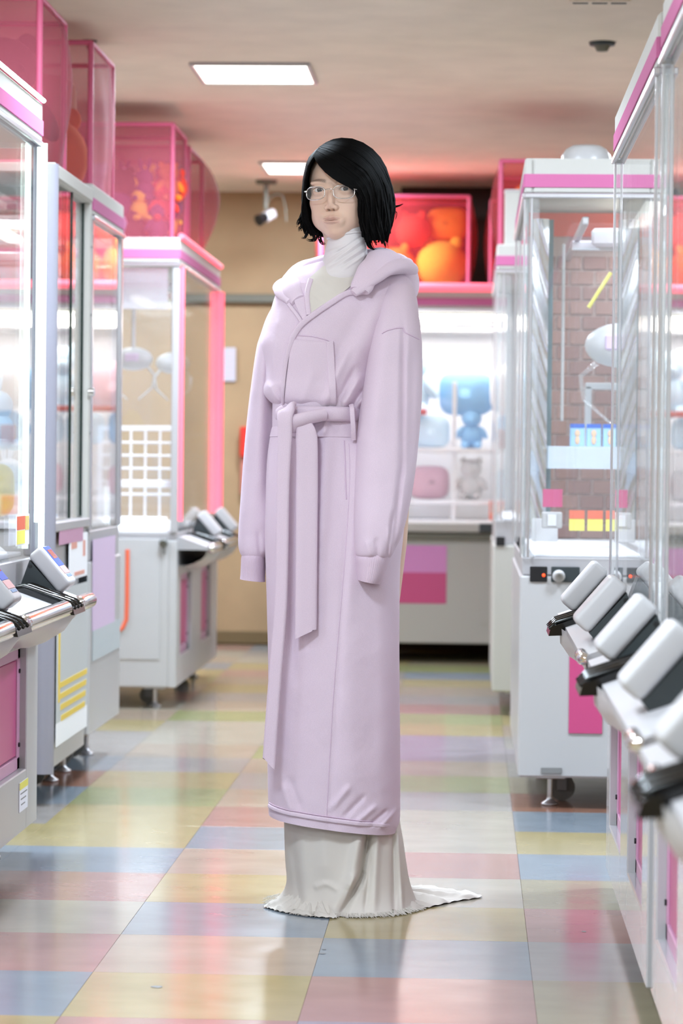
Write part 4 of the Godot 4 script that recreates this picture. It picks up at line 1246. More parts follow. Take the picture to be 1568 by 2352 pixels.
func build_body(person: Node3D) -> void:
	var inv = head_xf.affine_inverse()
	var cols = []
	for k in 150:         # columns: dense across the face
		var f = k / 150.0
		cols.append(-PI / 2 + (f - 0.5) * (TAU) if false else (lerpf(-1.15, 1.15, f / 0.74) if f < 0.74 else lerpf(1.15, TAU - 1.15, (f - 0.74) / 0.26)))
	var rows = []
	var tints = []
	var axis = head_xf * Vector3(0, 0, 0)
	var neck = Vector3(0.0043, 1.5043, -0.02)
	# the trunk and legs under the clothes, then neck and head, upwards
	for b in [[0.03, 0.03, 0.05], [0.06, 0.075, 0.075], [0.25, 0.08, 0.07], [0.50, 0.11, 0.09], [0.85, 0.15, 0.115], [0.95, 0.155, 0.115], [1.08, 0.115, 0.095], [1.22, 0.125, 0.105], [1.34, 0.155, 0.10], [1.42, 0.15, 0.075], [1.455, 0.09, 0.06]]:
		var row = PackedVector3Array()
		for g in cols: row.append(Vector3(neck.x + b[1] * sin(g - 0.28), b[0], -0.01 + b[2] * cos(g - 0.28)))
		rows.append(row)
		tints.append(null)
	var y = 1.475
	var top = (head_xf * Vector3(0, 107.6, -10)).y
	while y < top:
		var t = clampf((y - 1.475) / 0.13, 0.0, 1.0)
		var ctr = Vector3(lerpf(neck.x, axis.x, t), y, lerpf(-0.02, axis.z, t))
		if y > axis.y: ctr.z = lerpf(axis.z, axis.z - 0.012, clampf((y - axis.y) / 0.1, 0.0, 1.0))
		var row = PackedVector3Array()
		for g in cols:
			var dir = Vector3(sin(g - 0.28), 0, cos(g - 0.28))
			var r = 0.135
			for i in 14:
				var p = ctr + dir * r
				var d = head_sdf(inv * p) * 0.001
				if y < 1.66: d = smin(d, cone(p, neck + Vector3(0, -0.10, 0), Vector3(axis.x, axis.y - 0.03, axis.z - 0.012), 0.041, 0.043), 0.012)
				r -= d * 0.92
				if d < 0.0003 or r < 0.002: break
			row.append(ctr + dir * maxf(r, 0.001))
		rows.append(row)
		y += 0.0013 if y > axis.y - 0.085 and y < axis.y + 0.03 else 0.003
	var tip = PackedVector3Array()
	for g in cols: tip.append(Vector3(axis.x, top, axis.z - 0.012))
	rows.append(tip)
	var geo = Geo.new()
	geo.grid(rows, true, false)
	for p in geo.v: geo.c.append(skin_colour(inv * p))
	obj("body", geo, M.skin, person)

func head_tube(pts: Array, r, m: Material, called: String, parent: Node, n := 24, lift := 0.3, squash := 1.0) -> void:   # a fine tube laid on the face; points (x, y) mm in head axes
	var path = []
	var three = []
	for p in pts: three.append(Vector3(p.x, p.y, 0))
	for p in smooth_path(three, n):
		var z = 120.0
		for i in 40:
			var d = head_sdf(Vector3(p.x, p.y, z))
			z -= d * 0.8
			if d < 0.05: break
		path.append(head_xf * Vector3(p.x, p.y, z + lift))
	var rr = []
	for k in n: rr.append((r if not r is Array else lerpf(r[0], r[1], k / float(n - 1))) * 0.001 * (0.35 + 0.65 * sin(PI * (k + 0.6) / n)))
	obj(called, Geo.new().tube(path, rr, 8, true, squash), m, parent)

# ---- hair
func hair_guides() -> Array:
	return [
		[Vector3(-0.0694, 1.7368, 0.074), Vector3(-0.0611, 1.719, 0.092), Vector3(-0.0418, 1.6957, 0.107), Vector3(-0.0157, 1.677, 0.108), Vector3(0.0114, 1.6641, 0.1), Vector3(0.0286, 1.6465, 0.088), Vector3(0.0301, 1.6057, 0.076), Vector3(0.0396, 1.569, 0.062), Vector3(0.048, 1.5439, 0.05)],
		[Vector3(-0.0666, 1.7478, 0.066), Vector3(-0.0421, 1.7265, 0.098), Vector3(-0.008, 1.7021, 0.106), Vector3(0.0283, 1.6757, 0.096), Vector3(0.0468, 1.6393, 0.082), Vector3(0.0514, 1.5934, 0.07), Vector3(0.0569, 1.5596, 0.056), Vector3(0.0603, 1.5344, 0.045)],
		[Vector3(-0.0568, 1.7615, 0.052), Vector3(-0.0184, 1.745, 0.095), Vector3(0.0198, 1.7232, 0.098), Vector3(0.0542, 1.6953, 0.082), Vector3(0.0729, 1.6495, 0.062), Vector3(0.0766, 1.6005, 0.05), Vector3(0.0781, 1.5607, 0.045), Vector3(0.0764, 1.539, 0.04)],
		[Vector3(-0.043, 1.7726, 0.035), Vector3(0.0014, 1.7645, 0.066), Vector3(0.0397, 1.7471, 0.064), Vector3(0.0704, 1.7151, 0.048), Vector3(0.0933, 1.6731, 0.028), Vector3(0.101, 1.6236, 0.02), Vector3(0.0995, 1.5731, 0.02), Vector3(0.0908, 1.5427, 0.02)],
		[Vector3(-0.0271, 1.7829, 0), Vector3(0.0094, 1.7853, 0), Vector3(0.0511, 1.7695, 0), Vector3(0.084, 1.7376, -0.01), Vector3(0.1019, 1.6962, -0.02), Vector3(0.1105, 1.6527, -0.02), Vector3(0.11, 1.607, -0.02), Vector3(0.0994, 1.5541, -0.02)],
		[Vector3(-0.018, 1.7844, -0.03), Vector3(0.0137, 1.7841, -0.06), Vector3(0.0487, 1.7688, -0.075), Vector3(0.0749, 1.7354, -0.085), Vector3(0.095, 1.6848, -0.09), Vector3(0.1038, 1.6336, -0.09), Vector3(0.1001, 1.5819, -0.085), Vector3(0.0901, 1.5506, -0.08)],
		[Vector3(-0.018, 1.7796, -0.05), Vector3(-0.0067, 1.774, -0.09), Vector3(0.0081, 1.7376, -0.112), Vector3(0.0242, 1.6869, -0.118), Vector3(0.035, 1.6352, -0.115), Vector3(0.0386, 1.5829, -0.105), Vector3(0.0369, 1.5495, -0.1)],
		[Vector3(-0.0231, 1.7795, -0.05), Vector3(-0.0283, 1.7733, -0.085), Vector3(-0.0331, 1.7367, -0.108), Vector3(-0.0377, 1.6856, -0.112), Vector3(-0.0423, 1.6339, -0.11), Vector3(-0.0438, 1.5816, -0.1), Vector3(-0.0435, 1.5541, -0.09)],
		[Vector3(-0.0413, 1.7779, -0.02), Vector3(-0.0678, 1.7607, -0.05), Vector3(-0.0838, 1.7157, -0.06), Vector3(-0.0885, 1.6699, -0.062), Vector3(-0.089, 1.6284, -0.055), Vector3(-0.0905, 1.5867, -0.045), Vector3(-0.084, 1.5599, -0.04)],
		[Vector3(-0.0561, 1.7641, 0.02), Vector3(-0.0812, 1.7392, 0.015), Vector3(-0.0921, 1.7043, 0), Vector3(-0.0959, 1.6646, -0.008), Vector3(-0.0946, 1.6293, -0.01), Vector3(-0.0984, 1.6044, -0.015), Vector3(-0.1024, 1.5885, -0.02)],
		[Vector3(-0.0658, 1.7496, 0.05), Vector3(-0.0827, 1.7238, 0.045), Vector3(-0.0905, 1.6906, 0.035), Vector3(-0.0934, 1.6613, 0.026), Vector3(-0.0932, 1.6321, 0.015), Vector3(-0.0931, 1.606, 0.002), Vector3(-0.087, 1.5817, -0.01), Vector3(-0.0694, 1.5539, -0.015)],
		[Vector3(-0.0704, 1.7348, 0.074), Vector3(-0.0803, 1.7184, 0.068), Vector3(-0.0862, 1.6923, 0.058), Vector3(-0.0901, 1.6594, 0.046), Vector3(-0.0909, 1.6323, 0.034), Vector3(-0.0848, 1.5996, 0.018), Vector3(-0.0695, 1.5727, 0.004), Vector3(-0.05, 1.5473, -0.006)],
	]

func hair_path(guides: Array, s: float, n: int) -> Array:
	var k = mini(int(s), guides.size() - 2)
	var t = s - k
	var a = smooth_path(guides[k], n)
	var b = smooth_path(guides[k + 1], n)
	var out = []
	for i in n: out.append(a[i].lerp(b[i], t))
	return out

func build_hair(person: Node3D) -> void:
	var gs = hair_guides()
	var inv = head_xf.affine_inverse()
	var fine = []
	for k in gs.size(): fine.append(smooth_path(gs[k], 26))
	# a close layer under the strands
	var rows = []
	for k in (gs.size() - 1) * 6 + 1:
		var s = k / 6.0
		var q = mini(int(s), gs.size() - 2)
		var row = PackedVector3Array()
		for i in 24:
			var p = fine[q][i].lerp(fine[q + 1][i], s - q)
			var h = inv * p
			var d = skull(h)
			if d < 5.0: p = head_xf * (h + h.normalized() * (5.0 - d))
			row.append(p)
		rows.append(row)
	var g = Geo.new()
	g.grid(rows, false, false)
	# strands, gathered into wavy clumps towards their ends
	var r = RandomNumberGenerator.new()
	r.seed = 41
	var clumps = []
	for n in 120: clumps.append([r.randf_range(-1, 1), r.randf() * TAU, r.randf_range(0.6, 1.4), r.randf_range(-0.8, 1.0), r.randi_range(-2, 2)])
	for n in 3400:
		var s = r.randf() * (gs.size() - 1.001)
		if n < 700: s = r.randf() * 1.0
		elif n < 1000: s = gs.size() - 1.001 - r.randf() * 1.6
		var ci = int(s * 9.0)
		var cl = clumps[ci % 120]
		var sc = (ci + 0.5) / 9.0
		var path = []
		var rad = []
		var wob = r.randf_range(-1, 1)
		var lift = r.randf_range(0.0, 0.004)
		var cut = clampi(25 + cl[4] + r.randi_range(-3, 1), 18, 26)
		for i in range(0, cut, 2):
			var e = clampf((i - 11) / 14.0, 0.0, 1.0)
			var s2 = clampf(lerpf(s, sc, 0.75 * e), 0.0, gs.size() - 1.001)
			var q = int(s2)
			var p = fine[q][i].lerp(fine[q + 1][i], s2 - q)
			var h = inv * p
			var d = skull(h)
			if d < 6.0: p = head_xf * (h + h.normalized() * (6.0 - d))
			var o = (p - head_xf * Vector3(0, 0, -12))
			o.y *= 0.3
			o = o.normalized()
			p += o * (lift + 0.007 * e * sin(i * 0.42 * cl[2] + cl[1]))
			var side = o.cross(Vector3.UP)
			p += side * (0.006 * e * sin(i * 0.36 * cl[2] + cl[1] * 2.0) + 0.002 * wob * e)
			var tip = clampf((i - 17) / 8.0, 0.0, 1.0)
			p += o * 0.012 * cl[3] * tip * tip + Vector3(0, 0.006 * absf(cl[3]) * tip * tip, 0)
			path.append(p)
			rad.append((0.00115 - 0.0008 * e * e) * (0.4 if i == 0 else 1.0))
		g.tube(path, rad, 3, false)
	# loose locks that flick outwards
	for k in [[Vector3(0.0941, 1.6677, -0.02), Vector3(0.1066, 1.6374, -0.02), Vector3(0.1219, 1.6335, -0.02), Vector3(0.1381, 1.6398, -0.02), 0.0045], [Vector3(0.0964, 1.6586, -0.03), Vector3(0.111, 1.6282, -0.03), Vector3(0.1213, 1.6182, -0.03), Vector3(0.1184, 1.6029, -0.03), 0.0025], [Vector3(0.0908, 1.6077, -0.03), Vector3(0.1004, 1.5722, -0.03), Vector3(0.0996, 1.5518, -0.03), Vector3(0.1038, 1.5346, -0.03), 0.003],
			[Vector3(0.0603, 1.5575, 0.02), Vector3(0.0604, 1.5424, 0.02), Vector3(0.0676, 1.5304, 0.02), Vector3(0.0768, 1.5284, 0.02), 0.004], [Vector3(0.0807, 1.5644, 0), Vector3(0.091, 1.5483, 0), Vector3(0.0952, 1.5383, 0), Vector3(0.0932, 1.5312, 0), 0.003], [Vector3(0.0521, 1.5617, 0.03), Vector3(0.0563, 1.5396, 0.03), Vector3(0.0625, 1.5316, 0.03), Vector3(0.0685, 1.5326, 0.03), 0.004],
			[Vector3(-0.0925, 1.6243, -0.01), Vector3(-0.1024, 1.6039, -0.01), Vector3(-0.1084, 1.5957, -0.01), Vector3(-0.1114, 1.5876, -0.01), 0.005], [Vector3(-0.0883, 1.6049, -0.02), Vector3(-0.0983, 1.5845, -0.02), Vector3(-0.1044, 1.5804, -0.02), Vector3(-0.1063, 1.5722, -0.02), 0.004], [Vector3(-0.08, 1.5847, -0.02), Vector3(-0.0889, 1.5643, -0.02), Vector3(-0.0929, 1.5582, -0.02), Vector3(-0.1001, 1.5591, -0.02), 0.004],
			[Vector3(-0.0664, 1.568, 0), Vector3(-0.0693, 1.5527, 0), Vector3(-0.0794, 1.5496, 0), Vector3(-0.0886, 1.5536, 0), 0.004], [Vector3(-0.0562, 1.5579, 0), Vector3(-0.053, 1.5468, 0), Vector3(-0.0469, 1.5429, 0), Vector3(-0.0428, 1.5439, 0), 0.004], [Vector3(0.0976, 1.6861, 0), Vector3(0.1091, 1.6579, 0), Vector3(0.1134, 1.6356, 0), Vector3(0.1086, 1.6093, 0), 0.0012], [Vector3(0.1001, 1.6456, 0), Vector3(0.1134, 1.6377, 0), Vector3(0.1166, 1.6175, 0), Vector3(0.1087, 1.5971, 0), 0.001]]:
		for n in 7:
			var off = Vector3(r.randf_range(-1, 1), r.randf_range(-1, 1), r.randf_range(-1, 1)) * k[4] * 1.3
			var pts = []
			for i in 4: pts.append(k[i] + off * (1.0 - i / 4.5))
			var rr = []
			for i in 10: rr.append(k[4] * 0.42 * (1.0 - i / 9.5))
			g.tube(smooth_path(pts, 10), rr, 5, false)
	obj("hair", g, M.hair, person)

func build_face(person: Node3D) -> void:
	for s in [-1, 1]:
		var c = head_xf * Vector3(s * 31, -0.6, 68.6)
		var look = (Vector3(0.0, 0.0, 1.0)).normalized()
		var e = obj("eye", Geo.new().ball(c, Vector3.ONE * 0.0126, 28, 18), M.eye_white, person)
		var bs = Basis.looking_at(-look, Vector3.UP)
		var ir = []
		for k in 5: ir.append(Vector2(sin(0.47 * k / 4.0) * 0.01275, cos(0.47 * k / 4.0) * 0.01275))
		ir.reverse()
		var turn = Transform3D(Basis(Vector3(1, 0, 0), PI / 2), c)
		obj("iris", Geo.new().lathe(ir, 24, turn), M.iris, e)
		var pu = []
		for k in 4: pu.append(Vector2(sin(0.2 * k / 3.0) * 0.0129, cos(0.2 * k / 3.0) * 0.0129))
		pu.reverse()
		obj("pupil", Geo.new().lathe(pu, 20, turn), M.pupil, e)
		head_tube([Vector2(s * 17.8, -2.2), Vector2(s * 24, 3.9), Vector2(s * 32, 5.2), Vector2(s * 40, 3.5), Vector2(s * 46.4, -0.6)], 0.75, M.lash, "lash_line", person, 26, 0.25)
	head_tube([Vector2(-20, -72.6), Vector2(-10, -71.4), Vector2(0, -72.3), Vector2(10, -71.4), Vector2(20, -72.6)], 0.5, M.lip_line, "mouth_line", person, 30, -0.1)

func build_glasses(place: Transform3D) -> void:
	var t = thing("glasses", "thin silver-rimmed glasses worn low on the nose", "glasses")
	t.transform = place * head_xf.scaled_local(Vector3.ONE) if false else place
	var zf = func(x: float) -> float: return 103.0 - 0.0045 * x * x
	for s in [-1, 1]:
		var rim = []
		var lens = PackedVector3Array()
		for k in 37:
			var g = TAU * k / 36.0
			var x = s * 33.5 + 23.5 * signf(cos(g)) * pow(absf(cos(g)), 0.72)
			var y = -9.0 + (14.5 if sin(g) > 0 else 15.5) * signf(sin(g)) * pow(absf(sin(g)), 0.72)
			rim.append(head_xf * Vector3(x, y, zf.call(x)))
		obj("rim", Geo.new().tube(rim, 0.0011, 8, false), M.silver, t)
		var lg = Geo.new()
		lg.facet(rim.slice(0, 36), head_xf.basis.z.normalized())
		obj("lens", lg, M.lens, t)
		obj("temple", Geo.new().tube([head_xf * Vector3(s * 57.0, -4, zf.call(57.0)), head_xf * Vector3(s * 63, -3, 84), head_xf * Vector3(s * 71, -2, 40), head_xf * Vector3(s * 76, -6, -5)], 0.0011, 8), M.silver, t)
		obj("hinge", Geo.new().box(head_xf * Vector3(s * 60, -3.5, 84.5), Vector3(0.0045, 0.004, 0.005), 0.001), M.silver, t)
		obj("nose_pad", Geo.new().ball(head_xf * Vector3(s * 9.5, -16, 95), Vector3(0.0016, 0.004, 0.003), 10, 8), M.lens, t)
	obj("bridge", Geo.new().tube(smooth_path([head_xf * Vector3(-11, -4, 102.5), head_xf * Vector3(-5, -2.2, 104), head_xf * Vector3(5, -2.2, 104), head_xf * Vector3(11, -4, 102.5)], 12), 0.001, 8), M.silver, t)

func build_person() -> void:
	var root = thing("person", "person in a long lilac hooded robe and trailing white dress standing in the aisle", "person", Vector3(-0.301, 0, -6.393), 0.04700838)
	head_xf = Transform3D(Basis.from_euler(Vector3(0.0, -0.25, 0.0)).rotated(Vector3(0, 0, 1), 0.036).scaled(Vector3.ONE * 0.001), Vector3(-0.0111, 1.6632, 0))
	build_body(root)
	build_face(root)
	build_hair(root)
	build_glasses(root.transform)
	build_robe(root)
	build_dress(root)

func robe_top() -> Garment:
	var g = Garment.new()
	g.rows = [[1.505, -0.0487, 0.0613, 0.028, -0.085], [1.4889, -0.1016, 0.1176, 0.042, -0.105], [1.4641, -0.144, 0.1534, 0.066, -0.12], [1.4228, -0.1596, 0.1699, 0.098, -0.13], [1.3819, -0.1713, 0.1753, 0.112, -0.135], [1.3411, -0.184, 0.1797, 0.118, -0.135], [1.3104, -0.1907, 0.1647, 0.12, -0.13], [1.2847, -0.1864, 0.1193, 0.122, -0.13], [1.2542, -0.18, 0.0942, 0.124, -0.13], [1.2236, -0.1807, 0.0844, 0.126, -0.13],
		[1.2063, -0.1845, 0.0825, 0.13, -0.13], [1.1901, -0.1823, 0.0806, 0.13, -0.13], [1.1759, -0.1709, 0.0767, 0.128, -0.125], [1.1617, -0.1546, 0.0708, 0.118, -0.115], [1.1373, -0.1543, 0.067, 0.116, -0.11], [1.1129, -0.1641, 0.0672, 0.124, -0.115], [1.0926, -0.169, 0.0654, 0.128, -0.12]]
	g.power = 2.5
	g.folds = []
	for f in [[Vector2(-0.0442, 1.1578), Vector2(0.0123, 1.2962), .016, .010], [Vector2(-0.0182, 1.1581), Vector2(0.0248, 1.2464), .009, -.008], [Vector2(-0.0002, 1.1583), Vector2(0.039, 1.2286), .012, .011], [Vector2(0.0197, 1.1605), Vector2(0.0492, 1.2048), .008, -.009], [Vector2(0.0357, 1.1627), Vector2(0.0593, 1.2009), .009, .009], [Vector2(-0.1442, 1.1588), Vector2(-0.1707, 1.2144), .010, .009], [Vector2(-0.1312, 1.1589), Vector2(-0.1466, 1.2047), .008, -.006],
			[Vector2(0.083, 1.4067), Vector2(0.0129, 1.2363), .030, .009], [Vector2(0.057, 1.4164), Vector2(-0.0213, 1.2559), .024, -.005], [Vector2(0.1161, 1.3971), Vector2(0.0648, 1.2469), .020, -.006], [Vector2(-0.0886, 1.3949), Vector2(-0.1479, 1.3345), .03, .004], [Vector2(-0.1484, 1.3744), Vector2(-0.1649, 1.2345), .016, .006], [Vector2(-0.0962, 1.1603), Vector2(-0.0671, 1.2455), .018, .004], [Vector2(-0.0293, 1.4554), Vector2(-0.0688, 1.4051), .03, -.004],
			[Vector2(-0.0956, 1.0953), Vector2(-0.0741, 1.1435), .012, -.008], [Vector2(-0.0436, 1.0959), Vector2(-0.034, 1.1409), .012, .010], [Vector2(-0.0106, 1.0962), Vector2(-0.0161, 1.1411), .012, -.004], [Vector2(-0.1355, 1.0949), Vector2(-0.131, 1.1399), .012, -.005]]:
		g.folds.append([f[0].x, f[0].y, f[1].x, f[1].y, f[2], f[3]])
	g.noise = FastNoiseLite.new()
	g.noise.seed = 3
	g.noise.frequency = 0.06
	g.amp = 0.004
	return g

func robe_skirt() -> Garment:
	var g = Garment.new()
	g.rows = [[1.1728, -0.1527, 0.0483, 0.105, -0.105], [1.1373, -0.1584, 0.0507, 0.112, -0.11], [1.0967, -0.1671, 0.0654, 0.122, -0.118], [1.0361, -0.1746, 0.1422, 0.135, -0.13], [0.9448, -0.1767, 0.1503, 0.15, -0.145], [0.8635, -0.1779, 0.1451, 0.158, -0.152], [0.7923, -0.1752, 0.1387, 0.163, -0.158], [0.6906, -0.1712, 0.1378, 0.166, -0.162], [0.5379, -0.1666, 0.1395, 0.168, -0.165], [0.3849, -0.1671, 0.1432, 0.168, -0.168], [0.2829, -0.1651, 0.1444, 0.166, -0.168], [0.237, -0.1636, 0.1438, 0.166, -0.167], [0.2136, -0.1624, 0.137, 0.166, -0.166]]
	g.power = 2.6
	for f in [[Vector2(-0.0574, 1.0837), Vector2(-0.0662, 0.7655), .012, -.016], [Vector2(-0.0355, 1.084), Vector2(-0.041, 0.8459), .020, .008], [Vector2(-0.1134, 1.0852), Vector2(-0.1085, 0.5948), .016, -.014], [Vector2(0.0161, 0.9365), Vector2(-0.0186, 0.2345), .010, -.004], [Vector2(0.0348, 1.0567), Vector2(0.0186, 0.6963), .022, .006], [Vector2(0.0086, 0.6962), Vector2(0.0233, 0.255), .05, .008], [Vector2(-0.1305, 0.5945), Vector2(-0.1268, 0.2333), .03, .006],
			[Vector2(-0.0806, 0.6151), Vector2(-0.0769, 0.2539), .03, -.004], [Vector2(-0.1275, 0.2936), Vector2(-0.1088, 0.2335), .012, .005], [Vector2(-0.1126, 0.3088), Vector2(-0.0869, 0.2438), .012, -.005], [Vector2(-0.0167, 0.2445), Vector2(0.0229, 0.2952), .011, .006], [Vector2(0.0135, 0.2268), Vector2(0.0582, 0.2734), .010, -.005], [Vector2(0.0437, 0.215), Vector2(0.0855, 0.2496), .010, .006], [Vector2(0.0739, 0.2073), Vector2(0.1117, 0.2378), .008, -.006], [Vector2(0.096, 0.1995), Vector2(0.1317, 0.234), .008, .006],
			[Vector2(0.0965, 0.8974), Vector2(0.108, 0.296), .03, .006], [Vector2(-0.1602, 0.7645), Vector2(-0.1455, 0.8948), .012, -.005]]:
		g.folds.append([f[0].x, f[0].y, f[1].x, f[1].y, f[2], f[3]])
	g.noise = FastNoiseLite.new()
	g.noise.seed = 5
	g.noise.frequency = 0.05
	g.amp = 0.003
	g.shear = 0.037
	g.shear_from = 0.55
	return g

func sleeve(right: bool) -> Garment:
	var g = Garment.new()
	g.power = 2.2
	if right:
		g.power = 2.6
		g.rows = [[1.4472, 0.0918, 0.1575, 0.07, -0.03], [1.4118, 0.078, 0.168, 0.11, -0.07], [1.361, 0.0664, 0.1765, 0.14, -0.09], [1.3284, 0.0596, 0.1808, 0.152, -0.09], [1.2999, 0.0548, 0.1829, 0.158, -0.085], [1.239, 0.0493, 0.1838, 0.168, -0.07], [1.1782, 0.0418, 0.1825, 0.178, -0.05], [1.0976, 0.0335, 0.1769, 0.19, -0.03], [0.9974, 0.0274, 0.1663, 0.208, 0], [0.9178, 0.0272, 0.1517, 0.222, 0.03], [0.8633, 0.0287, 0.1361, 0.228, 0.05], [0.8366, 0.0309, 0.1223, 0.228, 0.065], [0.8229, 0.035, 0.1154, 0.222, 0.08], [0.8169, 0.041, 0.1095, 0.21, 0.095]]
		for f in [[Vector2(0.1368, 1.3275), Vector2(0.137, 1.0378), .010, -.012], [Vector2(0.1601, 1.2978), Vector2(0.155, 1.038), .018, -.012], [Vector2(0.137, 1.0378), Vector2(0.119, 0.8576), .010, -.010], [Vector2(0.0898, 1.337), Vector2(0.0694, 1.0971), .03, .006], [Vector2(0.0569, 0.8569), Vector2(0.0673, 0.822), .010, .005], [Vector2(0.0789, 0.8621), Vector2(0.0834, 0.8192), .007, -.006], [Vector2(0.1067, 0.8825), Vector2(0.1143, 0.8225), .007, .007], [Vector2(0.1163, 0.9176), Vector2(0.1054, 0.8194), .006, -.008]]:
			g.folds.append([f[0].x, f[0].y, f[1].x, f[1].y, f[2], f[3]])
	else:
		g.rows = [[1.412, -0.1578, -0.111, 0.02, -0.08], [1.3719, -0.1803, -0.119, 0.03, -0.12], [1.3315, -0.1946, -0.1311, 0.03, -0.145], [1.3061, -0.2027, -0.1392, 0.025, -0.155], [1.2398, -0.2127, -0.1469, 0.015, -0.165], [1.1474, -0.2238, -0.1503, 0.005, -0.17], [1.0548, -0.2317, -0.1515, 0, -0.17], [0.9416, -0.2388, -0.1503, 0, -0.165], [0.8594, -0.2429, -0.1514, 0, -0.155], [0.8286, -0.2414, -0.1592, 0, -0.145], [0.8144, -0.2359, -0.1712, -0.005, -0.13], [0.8072, -0.2307, -0.1763, -0.012, -0.12]]
		for f in [[Vector2(-0.1875, 1.2941), Vector2(-0.1945, 0.9943), .02, .006], [Vector2(-0.165, 1.2444), Vector2(-0.176, 0.9445), .014, -.008], [Vector2(-0.1933, 0.8693), Vector2(-0.1888, 0.8193), .008, -.004]]:
			g.folds.append([f[0].x, f[0].y, f[1].x, f[1].y, f[2], f[3]])
	g.noise = FastNoiseLite.new()
	g.noise.seed = 9 if right else 10
	g.noise.frequency = 0.05
	g.amp = 0.004
	return g

func cuff(right: bool) -> Garment:
	var g = Garment.new()
	g.power = 2.2
	if right:
		g.rows = [[0.8328, 0.0409, 0.1113, 0.215, 0.09], [0.8199, 0.0341, 0.1134, 0.222, 0.085], [0.7991, 0.0363, 0.1057, 0.22, 0.088], [0.7772, 0.0385, 0.096, 0.216, 0.09], [0.7672, 0.0396, 0.0892, 0.212, 0.092]]
		g.shear = 0.009
	else:
		g.rows = [[0.8206, -0.2308, -0.1753, -0.01, -0.12], [0.8083, -0.2347, -0.1762, -0.005, -0.123], [0.7877, -0.2355, -0.177, -0.007, -0.121], [0.7671, -0.2364, -0.1779, -0.01, -0.12], [0.7569, -0.2373, -0.1778, -0.01, -0.12]]
		g.shear = 0.006
	g.shear_from = g.rows[1][0]
	return g

